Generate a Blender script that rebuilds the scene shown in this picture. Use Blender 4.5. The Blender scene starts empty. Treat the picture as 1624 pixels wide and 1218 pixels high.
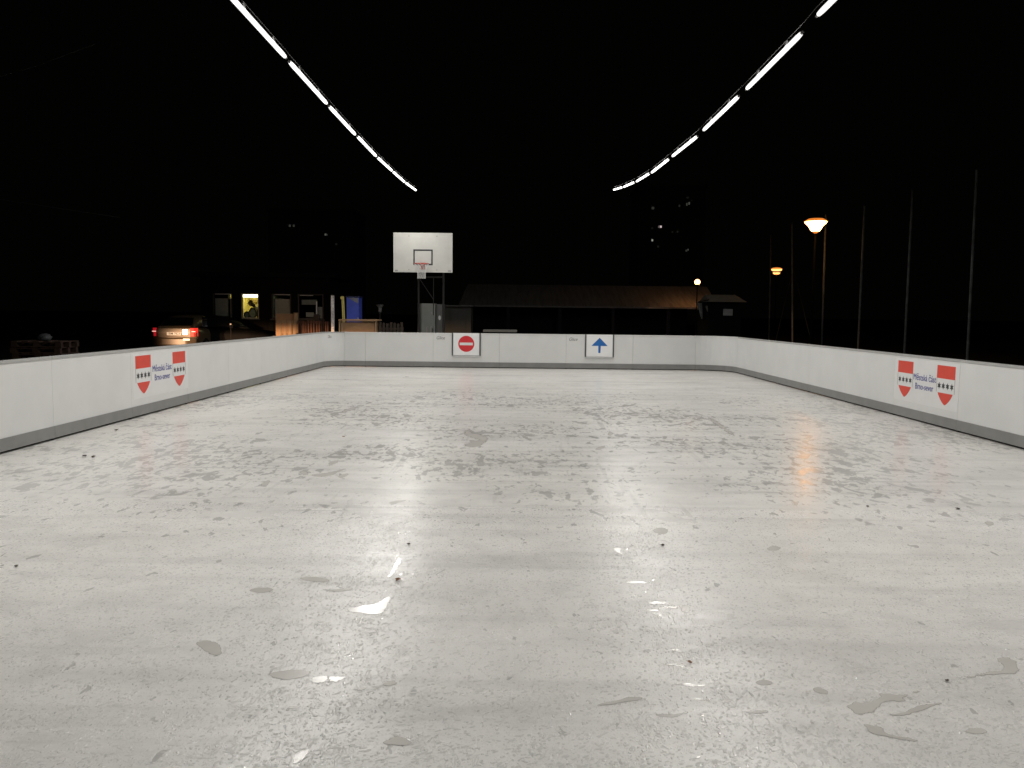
import bpy, bmesh, math, random
from mathutils import Vector, Matrix, noise as mnoise

scene = bpy.context.scene
COL = scene.collection
random.seed(11)
rad = math.radians

# ------------------------------------------------------------------ camera
F, CX, CY = 1267.0, 812.0, 609.0          # focal length / centre in photo pixels (1624 wide)
CAM_H = 1.55
SL = 0.0115
dY = Vector(((822 - CX) / F, (499 - CY) / F, 1)).normalized()
k_ = -(dY.x + SL * dY.y) / dY.z
aX = Vector((1, SL, k_)).normalized()
aZ = aX.cross(dY).normalized()            # up, in camera (x right, y down, z forward) axes
CAM = Vector((0, 0, CAM_H))


def to_world(v):
    return Vector((aX.dot(v), dY.dot(v), aZ.dot(v)))


def ray(px, py):
    return to_world(Vector(((px - CX) / F, (py - CY) / F, 1)))


def at(px, py, Y):
    d = ray(px, py)
    return CAM + d * (Y / d.y)


def at_x(px, py, X):
    d = ray(px, py)
    return CAM + d * (X / d.x)


def ground(px, py, z=0.0):
    d = ray(px, py)
    return CAM + d * ((z - CAM_H) / d.z)


cam_data = bpy.data.cameras.new("camera")
cam = bpy.data.objects.new("camera", cam_data)
COL.objects.link(cam)
r_, u_, b_ = to_world(Vector((1, 0, 0))), to_world(Vector((0, -1, 0))), to_world(Vector((0, 0, -1)))
M = Matrix((r_, u_, b_)).transposed().to_4x4()
M.translation = CAM
cam.matrix_world = M
cam_data.sensor_fit = 'HORIZONTAL'
cam_data.sensor_width = 36
cam_data.lens = 36 * F / 1624
cam_data.clip_start = 0.05
cam_data.clip_end = 2000
scene.camera = cam

# ------------------------------------------------------------------ materials
MATS = {}


def new_mat(name):
    m = bpy.data.materials.new(name)
    m.use_nodes = True
    nt = m.node_tree
    return m, nt, nt.nodes["Principled BSDF"]


def node(nt, typ, ins=None, **props):
    n = nt.nodes.new(typ)
    for k, v in props.items():
        setattr(n, k, v)
    for k, v in (ins or {}).items():
        if hasattr(v, "is_output"):
            nt.links.new(v, n.inputs[k])
        else:
            n.inputs[k].default_value = v
    return n


def math_n(nt, op, a, b=None, clamp=False):
    n = nt.nodes.new("ShaderNodeMath")
    n.operation = op
    n.use_clamp = clamp
    for i, v in enumerate((a, b)):
        if v is None:
            continue
        if hasattr(v, "is_output"):
            nt.links.new(v, n.inputs[i])
        else:
            n.inputs[i].default_value = v
    return n.outputs[0]


def smooth(nt, v, lo, hi, a=0.0, b=1.0):
    n = nt.nodes.new("ShaderNodeMapRange")
    n.interpolation_type = 'SMOOTHSTEP'
    n.inputs["From Min"].default_value = lo
    n.inputs["From Max"].default_value = hi
    n.inputs["To Min"].default_value = a
    n.inputs["To Max"].default_value = b
    nt.links.new(v, n.inputs["Value"])
    return n.outputs[0]


def noise_n(nt, vec, scale, detail=2.0, rough=0.5, dist=0.0):
    return node(nt, "ShaderNodeTexNoise", {"Vector": vec, "Scale": scale, "Detail": detail, "Roughness": rough, "Distortion": dist})


def mat(name, col, rough=0.6, metal=0.0, var=0.12, scale=6.0, bump=0.0, bscale=40.0, stretch=(1, 1, 1), spec=0.5, per_obj=0.0):
    """plain surface with procedural tonal variation"""
    if name in MATS:
        return MATS[name]
    m, nt, p = new_mat(name)
    tc = nt.nodes.new("ShaderNodeTexCoord").outputs["Object"]
    mp = node(nt, "ShaderNodeMapping", {"Vector": tc, "Scale": stretch}).outputs[0]
    n = noise_n(nt, mp, scale, 4.0, 0.6).outputs["Fac"]
    f = smooth(nt, n, 0.25, 0.75, 1 - var, 1 + var)
    if per_obj:
        oi = nt.nodes.new("ShaderNodeObjectInfo").outputs["Random"]
        f = math_n(nt, 'MULTIPLY', f, math_n(nt, 'ADD', math_n(nt, 'MULTIPLY', oi, 2 * per_obj), 1 - per_obj))
    mx = node(nt, "ShaderNodeVectorMath", {0: (col[0], col[1], col[2])}, operation='SCALE')
    nt.links.new(f, mx.inputs["Scale"])
    nt.links.new(mx.outputs[0], p.inputs["Base Color"])
    p.inputs["Roughness"].default_value = rough
    p.inputs["Metallic"].default_value = metal
    p.inputs["Specular IOR Level"].default_value = spec
    if bump:
        bn = noise_n(nt, mp, bscale, 3.0, 0.6).outputs["Fac"]
        b = node(nt, "ShaderNodeBump", {"Strength": bump, "Distance": 0.01, "Height": bn})
        nt.links.new(b.outputs[0], p.inputs["Normal"])
    MATS[name] = m
    return m


def emit(name, col, strength, base=(0.8, 0.8, 0.8)):
    if name in MATS:
        return MATS[name]
    m, nt, p = new_mat(name)
    p.inputs["Base Color"].default_value = (*base, 1)
    p.inputs["Emission Color"].default_value = (*col, 1)
    p.inputs["Emission Strength"].default_value = strength
    p.inputs["Roughness"].default_value = 0.5
    MATS[name] = m
    return m


def glass(name, tint=(0.9, 0.95, 0.95)):
    if name in MATS:
        return MATS[name]
    m, nt, p = new_mat(name)
    tr = node(nt, "ShaderNodeBsdfTransparent", {"Color": (*tint, 1)})
    gl = node(nt, "ShaderNodeBsdfGlossy", {"Roughness": 0.03})
    fr = node(nt, "ShaderNodeFresnel", {"IOR": 1.45})
    mx = nt.nodes.new("ShaderNodeMixShader")
    nt.links.new(fr.outputs[0], mx.inputs[0])
    nt.links.new(tr.outputs[0], mx.inputs[1])
    nt.links.new(gl.outputs[0], mx.inputs[2])
    nt.links.new(mx.outputs[0], nt.nodes["Material Output"].inputs["Surface"])
    MATS[name] = m
    return m


# ------------------------------------------------------------------ mesh helpers
class MB:
    def __init__(self):
        self.v, self.f = [], []

    def add(self, vs, fs):
        o = len(self.v)
        self.v += [tuple(v) for v in vs]
        self.f += [tuple(o + i for i in f) for f in fs]
        return self

    def box(self, x0, x1, y0, y1, z0, z1, mtx=None):
        vs = [Vector(p) for p in ((x0, y0, z0), (x1, y0, z0), (x1, y1, z0), (x0, y1, z0), (x0, y0, z1), (x1, y0, z1), (x1, y1, z1), (x0, y1, z1))]
        if mtx:
            vs = [mtx @ v for v in vs]
        return self.add(vs, [(0, 3, 2, 1), (4, 5, 6, 7), (0, 1, 5, 4), (1, 2, 6, 5), (2, 3, 7, 6), (3, 0, 4, 7)])

    def tube(self, pts, r, n=10, caps=True):
        pts = [Vector(p) for p in pts]
        rs = r if isinstance(r, (list, tuple)) else [r] * len(pts)
        vs, fs = [], []
        ref = None
        for i, p in enumerate(pts):
            t = (pts[min(i + 1, len(pts) - 1)] - pts[max(i - 1, 0)]).normalized()
            if ref is None:
                ref = t.orthogonal().normalized()
            else:
                ref = (ref - t * ref.dot(t)).normalized()
            q = t.cross(ref)
            for j in range(n):
                a = 2 * math.pi * j / n
                vs.append(p + (ref * math.cos(a) + q * math.sin(a)) * rs[i])
        for i in range(len(pts) - 1):
            for j in range(n):
                a, b = i * n + j, i * n + (j + 1) % n
                fs.append((a, b, b + n, a + n))
        if caps:
            fs.append(tuple(range(n))[::-1])
            fs.append(tuple(range((len(pts) - 1) * n, len(pts) * n)))
        return self.add(vs, fs)

    def lathe(self, prof, c=(0, 0, 0), n=32):
        vs, fs = [], []
        for r, z in prof:
            for j in range(n):
                a = 2 * math.pi * j / n
                vs.append((c[0] + r * math.cos(a), c[1] + r * math.sin(a), c[2] + z))
        for i in range(len(prof) - 1):
            for j in range(n):
                a, b = i * n + j, i * n + (j + 1) % n
                fs.append((a, b, b + n, a + n))
        return self.add(vs, fs)

    def prism(self, poly, fn, d0, d1):
        """poly of (a,b); fn(a,b,d)->xyz"""
        n = len(poly)
        vs = [fn(a, b, d0) for a, b in poly] + [fn(a, b, d1) for a, b in poly]
        fs = [tuple(range(n)), tuple(range(n, 2 * n))[::-1]] + [(i, i + n, (i + 1) % n + n, (i + 1) % n) for i in range(n)]
        return self.add(vs, fs)

    def loft(self, rings, closed=True):
        n = len(rings[0])
        vs = [p for r in rings for p in r]
        fs = []
        for i in range(len(rings) - 1):
            for j in range(n if closed else n - 1):
                a, b = i * n + j, i * n + (j + 1) % n
                fs.append((a, b, b + n, a + n))
        if closed:
            fs.append(tuple(range(n))[::-1])
            fs.append(tuple(range((len(rings) - 1) * n, len(rings) * n)))
        return self.add(vs, fs)

    def build(self, name, m, parent=None, bevel=0.0, smooth_=False, subsurf=0):
        me = bpy.data.meshes.new(name)
        me.from_pydata(self.v, [], self.f)
        bm = bmesh.new()
        bm.from_mesh(me)
        bmesh.ops.recalc_face_normals(bm, faces=bm.faces)
        if bevel:
            bmesh.ops.bevel(bm, geom=[e for e in bm.edges if len(e.link_faces) == 2 and e.calc_face_angle(0) > 0.6], offset=bevel, segments=2, affect='EDGES', profile=0.6)
        bm.to_mesh(me)
        bm.free()
        if smooth_:
            for p in me.polygons:
                p.use_smooth = True
        me.materials.append(m)
        o = bpy.data.objects.new(name, me)
        COL.objects.link(o)
        if parent is not None:
            o.parent = parent
            o.matrix_parent_inverse = Matrix.Identity(4)
            loc = parent_loc(parent)
            o.matrix_local = loc.inverted()      # verts are given in world coordinates
        if subsurf:
            s = o.modifiers.new("sub", 'SUBSURF')
            s.levels = s.render_levels = subsurf
        return o


def parent_loc(o):
    m = o.matrix_basis.copy()
    while o.parent:
        o = o.parent
        m = o.matrix_basis @ m
    return m


def tag(o, label=None, cat=None, group=None, kind=None):
    for k, v in (("label", label), ("category", cat), ("group", group), ("kind", kind)):
        if v:
            o[k] = v
    return o


def thing(name, loc, label, cat, group=None, rz=0.0):
    o = bpy.data.objects.new(name, None)
    o.empty_display_size = 0.2
    COL.objects.link(o)
    o.location = loc
    o.rotation_euler = (0, 0, rz)
    o.matrix_basis = Matrix.Translation(Vector(loc)) @ Matrix.Rotation(rz, 4, 'Z')
    return tag(o, label, cat, group)


def local(name, mb, m, parent, frame=None, **kw):
    """build with coordinates given in the local frame of parent (or of frame)"""
    W = parent_loc(frame or parent)
    mb.v = [tuple(W @ Vector(v)) for v in mb.v]
    return mb.build(name, m, parent, **kw)


def kids(o):
    return [c for c in bpy.data.objects if c.parent == o]


def copy_tree(o, parent=None):
    c = o.copy()
    COL.objects.link(c)
    if parent is not None:
        c.parent = parent
        c.matrix_parent_inverse = Matrix.Identity(4)
    for ch in kids(o):
        copy_tree(ch, c)
    return c


def text_mesh(body, size, mtx, name, m, parent, width=None, shear=0.0, bold=0.0, extr=0.0008):
    cu = bpy.data.curves.new("lettering", 'FONT')
    cu.body = body
    cu.size = size
    cu.align_x = 'CENTER'
    cu.align_y = 'CENTER'
    cu.shear = shear
    cu.offset = bold
    cu.extrude = extr
    cu.resolution_u = 3
    t = bpy.data.objects.new("lettering_source", cu)
    COL.objects.link(t)
    dg = bpy.context.evaluated_depsgraph_get()
    dg.update()
    me = bpy.data.meshes.new_from_object(t.evaluated_get(dg))
    bpy.data.objects.remove(t)
    xs = [v.co.x for v in me.vertices]
    s = (width / (max(xs) - min(xs))) if width else 1.0
    mb = MB()
    mb.add([mtx @ Vector((v.co.x * s, v.co.y, v.co.z)) for v in me.vertices], [tuple(p.vertices) for p in me.polygons])
    return mb.build(name, m, parent)


# ------------------------------------------------------------------ world
w = bpy.data.worlds.new("World")
scene.world = w
w.use_nodes = True
bg = w.node_tree.nodes["Background"]
bg.inputs[0].default_value = (1.0, 0.97, 0.75, 1)
bg.inputs[1].default_value = 0.0006
scene.view_settings.view_transform = 'Standard'
scene.view_settings.look = 'None'
scene.view_settings.exposure = 0.0
scene.view_settings.gamma = 1.0

# ------------------------------------------------------------------ dimensions
STANDIN_W = 6500  # power of the added beams standing in for the unseen warm light
STRING_END = 3.5
XL, XR, YB, R0, RR, Y0 = -5.52, 6.08, 23.1, 0.5, 0.95, -7.0
WH = 1.0
G0 = -0.08

# ------------------------------------------------------------------ ground
gm, gnt, gp = new_mat("dark_asphalt")
gtc = gnt.nodes.new("ShaderNodeTexCoord").outputs["Object"]
gn = noise_n(gnt, gtc, 0.6, 6, 0.65).outputs["Fac"]
gn2 = noise_n(gnt, gtc, 40, 2, 0.6).outputs["Fac"]
gf = math_n(gnt, 'MULTIPLY', smooth(gnt, gn, 0.3, 0.7, 0.6, 1.4), smooth(gnt, gn2, 0.3, 0.7, 0.7, 1.3))
gs = node(gnt, "ShaderNodeVectorMath", {0: (0.030, 0.028, 0.025)}, operation='SCALE')
gnt.links.new(gf, gs.inputs["Scale"])
gnt.links.new(gs.outputs[0], gp.inputs["Base Color"])
gp.inputs["Roughness"].default_value = 0.85
gp.inputs["Specular IOR Level"].default_value = 0.2
gb = node(gnt, "ShaderNodeBump", {"Strength": 0.5, "Distance": 0.01, "Height": gn2})
gnt.links.new(gb.outputs[0], gp.inputs["Normal"])
g = MB().add([(-700, -200, G0), (700, -200, G0), (700, 1200, G0), (-700, 1200, G0)], [(0, 1, 2, 3)]).build("ground", gm)
tag(g, kind="structure")

# ------------------------------------------------------------------ rink floor
def floor_material():
    m, nt, p = new_mat("wet_white_rink_plastic")
    tc = nt.nodes.new("ShaderNodeTexCoord").outputs["Object"]
    sep = node(nt, "ShaderNodeSeparateXYZ", {0: tc})
    Y = sep.outputs[1]

    def mul(a, b):
        return math_n(nt, 'MULTIPLY', a, b)

    def stretched(scale, ang=0.0, loc=(0, 0, 0)):
        return node(nt, "ShaderNodeMapping", {"Vector": tc, "Scale": scale, "Rotation": (0, 0, ang), "Location": loc}).outputs[0]

    def dim(f, k):               # 1 - f*k
        return math_n(nt, 'SUBTRACT', 1.0, mul(f, k))
    # sheets of plastic, 2 m x 1 m
    br = node(nt, "ShaderNodeTexBrick", {"Vector": tc, "Color1": (0.985, 0.985, 0.985, 1), "Color2": (1.015, 1.015, 1.015, 1),
                                         "Mortar": (0.93, 0.93, 0.93, 1), "Scale": 1.0, "Mortar Size": 0.0015, "Mortar Smooth": 0.3,
                                         "Brick Width": 2.0, "Row Height": 1.0})
    broad = smooth(nt, noise_n(nt, tc, 0.5, 3, 0.5).outputs["Fac"], 0.3, 0.7, 0.94, 1.04)
    soft = smooth(nt, noise_n(nt, stretched((0.5, 1.3, 1)), 1.2, 3, 0.55, 0.3).outputs["Fac"], 0.40, 0.72)
    wide = smooth(nt, noise_n(nt, stretched((0.14, 2.4, 1), 0.03, (2, 6, 0)), 1.5, 4, 0.6, 0.3).outputs["Fac"], 0.47, 0.68)
    # presence of melt: strongest in the skated middle of the rink, a little everywhere
    reg = smooth(nt, noise_n(nt, tc, 0.45, 2, 0.5).outputs["Fac"], 0.35, 0.62)
    band = mul(smooth(nt, Y, 4.5, 8.0), smooth(nt, Y, 13.5, 18.5, 1.0, 0.0))
    pres = math_n(nt, 'ADD', mul(band, math_n(nt, 'ADD', mul(reg, 0.85), 0.27)), 0.08)
    # small flecks of water
    n1 = noise_n(nt, stretched((1.0, 0.55, 1), 0.25), 5.4, 3.5, 0.55, 0.5).outputs["Fac"]
    f1 = smooth(nt, math_n(nt, 'ADD', n1, mul(pres, 0.13)), 0.705, 0.73)
    n2 = noise_n(nt, stretched((1.0, 0.5, 1), -0.3, (7, 3, 0)), 10.5, 3.0, 0.55, 0.4).outputs["Fac"]
    f2 = smooth(nt, math_n(nt, 'ADD', n2, mul(pres, 0.125)), 0.70, 0.725)
    n3 = noise_n(nt, stretched((1.0, 0.7, 1), 0.0, (3, 9, 0)), 17.0, 2.0, 0.5, 0.3).outputs["Fac"]
    f3 = smooth(nt, math_n(nt, 'ADD', n3, mul(pres, 0.10)), 0.70, 0.74)
    # squeegee and skate lines, mostly across the rink, some along it
    l1 = smooth(nt, noise_n(nt, stretched((0.16, 5.0, 1), 0.02), 2.0, 3, 0.6, 0.25).outputs["Fac"], 0.63, 0.68)
    l2 = smooth(nt, noise_n(nt, stretched((4.0, 0.22, 1), 0.22, (5, 0, 0)), 1.8, 3, 0.6, 0.3).outputs["Fac"], 0.645, 0.69)
    l3 = smooth(nt, noise_n(nt, stretched((4.0, 0.22, 1), -0.30, (1, 4, 0)), 1.8, 3, 0.6, 0.3).outputs["Fac"], 0.645, 0.69)
    ll = mul(math_n(nt, 'MAXIMUM', l1, mul(math_n(nt, 'MAXIMUM', l2, l3), 0.8)), math_n(nt, 'ADD', mul(pres, 0.5), 0.02))
    W = math_n(nt, 'MAXIMUM', math_n(nt, 'MAXIMUM', f1, f2), math_n(nt, 'MAXIMUM', mul(f3, 0.8), ll), True)
    beads = smooth(nt, noise_n(nt, stretched((1, 0.8, 1)), 40.0, 2, 0.6, 0.4).outputs["Fac"], 0.58, 0.70)
    grain = smooth(nt, noise_n(nt, tc, 110.0, 2, 0.6).outputs["Fac"], 0.35, 0.65, 0.97, 1.02)
    warm = noise_n(nt, tc, 0.22, 2, 0.5).outputs["Fac"]
    f = mul(broad, dim(W, 0.30))
    f = mul(f, dim(soft, 0.085))
    f = mul(f, dim(wide, 0.115))
    mott = smooth(nt, noise_n(nt, stretched((1.0, 1.2, 1)), 2.6, 5, 0.65, 0.5).outputs["Fac"], 0.45, 0.68)
    f = mul(f, dim(mott, 0.10))
    f = mul(f, dim(beads, 0.03))
    f = mul(f, grain)
    base = node(nt, "ShaderNodeMix", {0: warm, 6: (0.785, 0.779, 0.760, 1), 7: (0.79, 0.766, 0.722, 1)}, data_type='RGBA').outputs[2]
    c1 = node(nt, "ShaderNodeVectorMath", {0: base, 1: br.outputs[0]}, operation='MULTIPLY').outputs[0]
    c2 = node(nt, "ShaderNodeVectorMath", {0: c1}, operation='SCALE')
    nt.links.new(f, c2.inputs["Scale"])
    nt.links.new(c2.outputs[0], p.inputs["Base Color"])
    p.inputs["IOR"].default_value = 1.36
    # standing drops and short ridges of water
    jit = noise_n(nt, tc, 16.0, 2, 0.5)
    jv = node(nt, "ShaderNodeVectorMath", {0: jit.outputs["Color"]}, operation='SCALE')
    jv.inputs["Scale"].default_value = 0.05
    jtc = node(nt, "ShaderNodeVectorMath", {0: tc, 1: jv.outputs[0]}, operation='ADD').outputs[0]
    jst = node(nt, "ShaderNodeMapping", {"Vector": jtc, "Scale": (1.0, 0.75, 1), "Rotation": (0, 0, 0.3)}).outputs[0]
    vo = node(nt, "ShaderNodeTexVoronoi", {"Vector": jst, "Scale": 50.0, "Randomness": 1.0}, feature='F1')
    vc = node(nt, "ShaderNodeSeparateColor", {0: vo.outputs["Color"]}).outputs[0]
    drop = mul(smooth(nt, vo.outputs["Distance"], 0.18, 0.36, 1.0, 0.0), smooth(nt, vc, 0.38, 0.55))
    vo2 = node(nt, "ShaderNodeTexVoronoi", {"Vector": jtc, "Scale": 120.0, "Randomness": 1.0}, feature='F1')
    vc2 = node(nt, "ShaderNodeSeparateColor", {0: vo2.outputs["Color"]}).outputs[0]
    drop2 = mul(smooth(nt, vo2.outputs["Distance"], 0.15, 0.40, 0.5, 0.0), smooth(nt, vc2, 0.4, 0.6))
    rn = noise_n(nt, stretched((1.0, 0.55, 1), 0.35), 26.0, 2.0, 0.5, 0.8).outputs["Fac"]
    ridge = smooth(nt, math_n(nt, 'ABSOLUTE', math_n(nt, 'SUBTRACT', rn, 0.5)), 0.0, 0.035, 0.6, 0.0)
    ridge = mul(ridge, smooth(nt, noise_n(nt, tc, 5.0, 2, 0.5).outputs["Fac"], 0.48, 0.6))
    film = noise_n(nt, tc, 11.0, 3, 0.55, 0.3).outputs["Fac"]
    # smooth film where the water lies flat, rougher where it stands in drops
    flat = smooth(nt, noise_n(nt, stretched((0.7, 1.2, 1), 0.0, (4, 4, 0)), 1.1, 4, 0.6, 0.3).outputs["Fac"], 0.42, 0.74)
    flat = math_n(nt, 'MAXIMUM', flat, smooth(nt, Y, 4.8, 7.5), True)
    rv = math_n(nt, 'SUBTRACT', 0.33, mul(flat, 0.09))
    wet = math_n(nt, 'MAXIMUM', math_n(nt, 'MAXIMUM', W, ridge), math_n(nt, 'MAXIMUM', drop, drop2), True)
    wet = math_n(nt, 'MAXIMUM', mul(W, 0.35), math_n(nt, 'MAXIMUM', drop, drop2), True)
    ro = node(nt, "ShaderNodeMix", {0: wet, 2: rv, 3: 0.08}, data_type='FLOAT').outputs[0]
    nt.links.new(ro, p.inputs["Roughness"])
    h = math_n(nt, 'ADD', math_n(nt, 'ADD', math_n(nt, 'ADD', drop, drop2), ridge), mul(film, 1.0))
    h = mul(mul(h, dim(W, 0.8)), dim(flat, 0.82))
    b = node(nt, "ShaderNodeBump", {"Strength": 1.0, "Distance": 0.0026, "Height": h})
    nt.links.new(b.outputs[0], p.inputs["Normal"])
    return m


def rink_path(off=0.0):
    """plan outline, inner face moved outward by off; list of (point, normal-out)"""
    out = []
    out.append((Vector((XL - off, Y0)), Vector((-1, 0))))
    out.append((Vector((XL - off, YB - R0)), Vector((-1, 0))))
    for i in range(1, 13):
        a = math.pi - math.pi / 2 * i / 12
        n = Vector((math.cos(a), math.sin(a)))
        out.append((Vector((XL + R0, YB - R0)) + n * (R0 + off), n))
    for i in range(0, 13):
        a = math.pi / 2 - math.pi / 2 * i / 12
        n = Vector((math.cos(a), math.sin(a)))
        out.append((Vector((XR - RR, YB - RR)) + n * (RR + off), n))
    out.append((Vector((XR + off, Y0)), Vector((1, 0))))
    return out


fm = floor_material()
pts = [p for p, n in rink_path(0.05)]
fl = MB()
n_ = len(pts)
fl.add([(p.x, p.y, 0) for p in pts] + [(p.x, p.y, G0 + 0.002) for p in pts],
       [tuple(range(n_))[::-1]] + [(i, (i + 1) % n_, (i + 1) % n_ + n_, i + n_) for i in range(n_)])
tag(fl.build("rink_floor", fm), kind="structure")

# puddles of melt water lying on the floor (outlines in photo pixels, laid on the floor plane)
pm, pnt, pp = new_mat("melt_water_film")
ptc = pnt.nodes.new("ShaderNodeTexCoord").outputs["Object"]
pf = smooth(pnt, noise_n(pnt, ptc, 3.0, 4, 0.6).outputs["Fac"], 0.3, 0.7, 0.93, 1.06)
ps = node(pnt, "ShaderNodeVectorMath", {0: (0.59, 0.57, 0.535)}, operation='SCALE')
pnt.links.new(pf, ps.inputs["Scale"])
pnt.links.new(ps.outputs[0], pp.inputs["Base Color"])
pp.inputs["Roughness"].default_value = 0.16
pp.inputs["IOR"].default_value = 1.33
pb = node(pnt, "ShaderNodeBump", {"Strength": 0.3, "Distance": 0.002, "Height": noise_n(pnt, ptc, 9.0, 3, 0.5).outputs["Fac"]})
pnt.links.new(pb.outputs[0], pp.inputs["Normal"])
pat = node(pnt, "ShaderNodeAttribute", attribute_name="depth").outputs["Fac"]
pn_ = math_n(pnt, 'MULTIPLY', math_n(pnt, 'SUBTRACT', noise_n(pnt, ptc, 16.0, 4, 0.6, 0.4).outputs["Fac"], 0.5), 1.7)
pa = smooth(pnt, math_n(pnt, 'ADD', pat, pn_), 0.42, 0.66)
pa = math_n(pnt, 'MULTIPLY', pa, smooth(pnt, pat, 0.02, 0.15))
pnt.links.new(pa, pp.inputs["Alpha"])

C3, C4, C5 = (400, 600, 4.06), (800, 600, 4.06), (1200, 600, 3.83)
C6, C7, C8 = (300, 850, 3.309), (850, 850, 3.309), (1250, 850, 3.31)
PUD = [
    (C3, [(1362, 342), (1400, 318), (1412, 354), (1480, 364), (1520, 378), (1508, 412), (1484, 416), (1474, 443), (1364, 441), (1366, 424), (1404, 414), (1398, 396), (1450, 402), (1462, 398), (1440, 388), (1378, 372)]),
    (C8, [(315, 890), (340, 868), (385, 878), (455, 868), (480, 840), (515, 825), (600, 843), (695, 806), (692, 815), (590, 852), (620, 875), (500, 862), (490, 890), (440, 930), (360, 940), (330, 910)]),
    (C8, [(510, 935), (600, 933), (700, 885), (830, 873), (740, 907), (640, 937), (560, 948)]),
    (C8, [(1095, 645), (1140, 632), (1190, 650), (1215, 715), (1190, 727), (1130, 720), (1000, 735), (850, 768), (990, 726), (1130, 708), (1145, 690), (1110, 665)]),
    (C8, [(390, 985), (440, 995), (490, 1005), (500, 1035), (600, 1055), (700, 1080), (600, 1075), (500, 1052), (440, 1040), (415, 1015)]),
    (C8, [(915, 1025), (960, 1008), (1020, 1008), (1050, 1030), (1010, 1045), (960, 1040)]),
    (C8, [(130, 800), (165, 795), (215, 820), (200, 832), (150, 825)]),
    (C6, [(1010, 1080), (1060, 1065), (1100, 1045), (1140, 1070), (1180, 1092), (1110, 1100), (1020, 1098)]),
    (C6, [(405, 725), (500, 708), (580, 700), (650, 718), (570, 750), (480, 755), (430, 740)]),
    (C6, [(635, 745), (665, 738), (720, 733), (725, 765), (660, 780), (640, 765)]),
    (C6, [(30, 560), (100, 545), (160, 570), (180, 615), (140, 635), (70, 600)]),
    (C6, [(1015, 775), (1050, 755), (1100, 772), (1070, 785), (1030, 785)]),
    (C6, [(570, 222), (650, 212), (755, 235), (690, 245), (620, 236)]),
    (C6, [(300, 290), (370, 268), (460, 280), (400, 300)]),
    (C6, [(690, 280), (760, 283), (860, 270), (865, 282), (790, 294), (720, 290)]),
    ((292, 850, 3.309), [(850, 385), (930, 366), (1000, 360), (1060, 330), (1088, 300), (1078, 350), (1050, 400), (1010, 415), (950, 405), (880, 402)]),
    ((285, 850, 3.309), [(1140, 118), (1172, 118), (1130, 195), (1090, 225), (1110, 180)]),
    (C7, [(430, 862), (500, 843), (570, 853), (510, 870), (380, 884), (300, 893)]),
    (C7, [(620, 935), (700, 938), (740, 933), (800, 918), (790, 940), (700, 955), (640, 950)]),
    (C7, [(760, 375), (785, 360), (820, 385), (790, 405), (765, 402)]),
    (C7, [(1060, 923), (1150, 918), (1200, 908), (1235, 930), (1150, 935)]),
    (C7, [(1140, 770), (1190, 750), (1250, 775), (1190, 787)]),
    (C7, [(590, 349), (650, 345), (690, 352), (650, 359), (600, 358)]),
    (C7, [(565, 382), (630, 388), (650, 398), (600, 397)]),
    (C7, [(600, 402), (655, 412), (660, 424), (610, 412)]),
    (C7, [(678, 372), (750, 370), (740, 381), (690, 381)]),
    (C7, [(455, 240), (530, 238), (620, 246), (540, 252), (470, 250)]),
    (C7, [(690, 585), (740, 598), (790, 615), (740, 612)]),
    (C7, [(660, 676), (745, 666), (780, 690), (765, 692), (740, 678), (690, 682)]),
    (C7, [(700, 782), (800, 774), (840, 786), (900, 782), (840, 797), (790, 784)]),
    (C7, [(825, 855), (920, 856), (910, 866), (840, 864)]),
    (C7, [(965, 866), (1035, 858), (1030, 868), (975, 874)]),
    (C7, [(400, 60), (470, 68), (430, 80), (475, 98), (420, 88)]),
    (C6, [(735, 742), (785, 738), (830, 746), (790, 756), (770, 770), (745, 758)]),
    (C6, [(878, 806), (905, 795), (940, 798), (905, 812)]),
    (C6, [(640, 852), (680, 843), (672, 853)]),
    (C6, [(560, 1150), (610, 1120), (640, 1130), (590, 1180), (560, 1200), (535, 1195)]),
    (C6, [(500, 905), (560, 890), (600, 896), (540, 912)]),
    (C5, [(50, 1040), (100, 1015), (150, 1030), (120, 1050)]),
    (C5, [(1385, 870), (1430, 868), (1445, 890), (1400, 897)]),
    (C4, [(580, 460), (610, 440), (650, 433), (640, 450), (600, 464)]),
    (C4, [(660, 365), (680, 340), (705, 355), (680, 372)]),
    (C4, [(1300, 253), (1340, 256), (1440, 325), (1505, 390), (1400, 325)]),
    (C4, [(950, 975), (1000, 960), (1055, 970), (1050, 1002), (980, 1002)]),
    (C3, [(300, 605), (340, 597), (370, 615), (340, 627)]),
    (C3, [(370, 620), (490, 610), (630, 573), (540, 612), (470, 634), (400, 632)]),
    (C3, [(545, 632), (610, 610), (622, 622), (570, 647)]),
    (C3, [(50, 690), (80, 665), (120, 653), (95, 697)]),
    (C3, [(485, 545), (540, 528), (560, 540), (500, 563)]),
    (C3, [(565, 225), (610, 195), (700, 176), (640, 207)]),
    (C3, [(1005, 150), (1030, 144), (1060, 151), (1030, 157)]),
    (C3, [(880, 800), (930, 788), (1010, 782), (940, 802), (890, 812)]),
]
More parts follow.
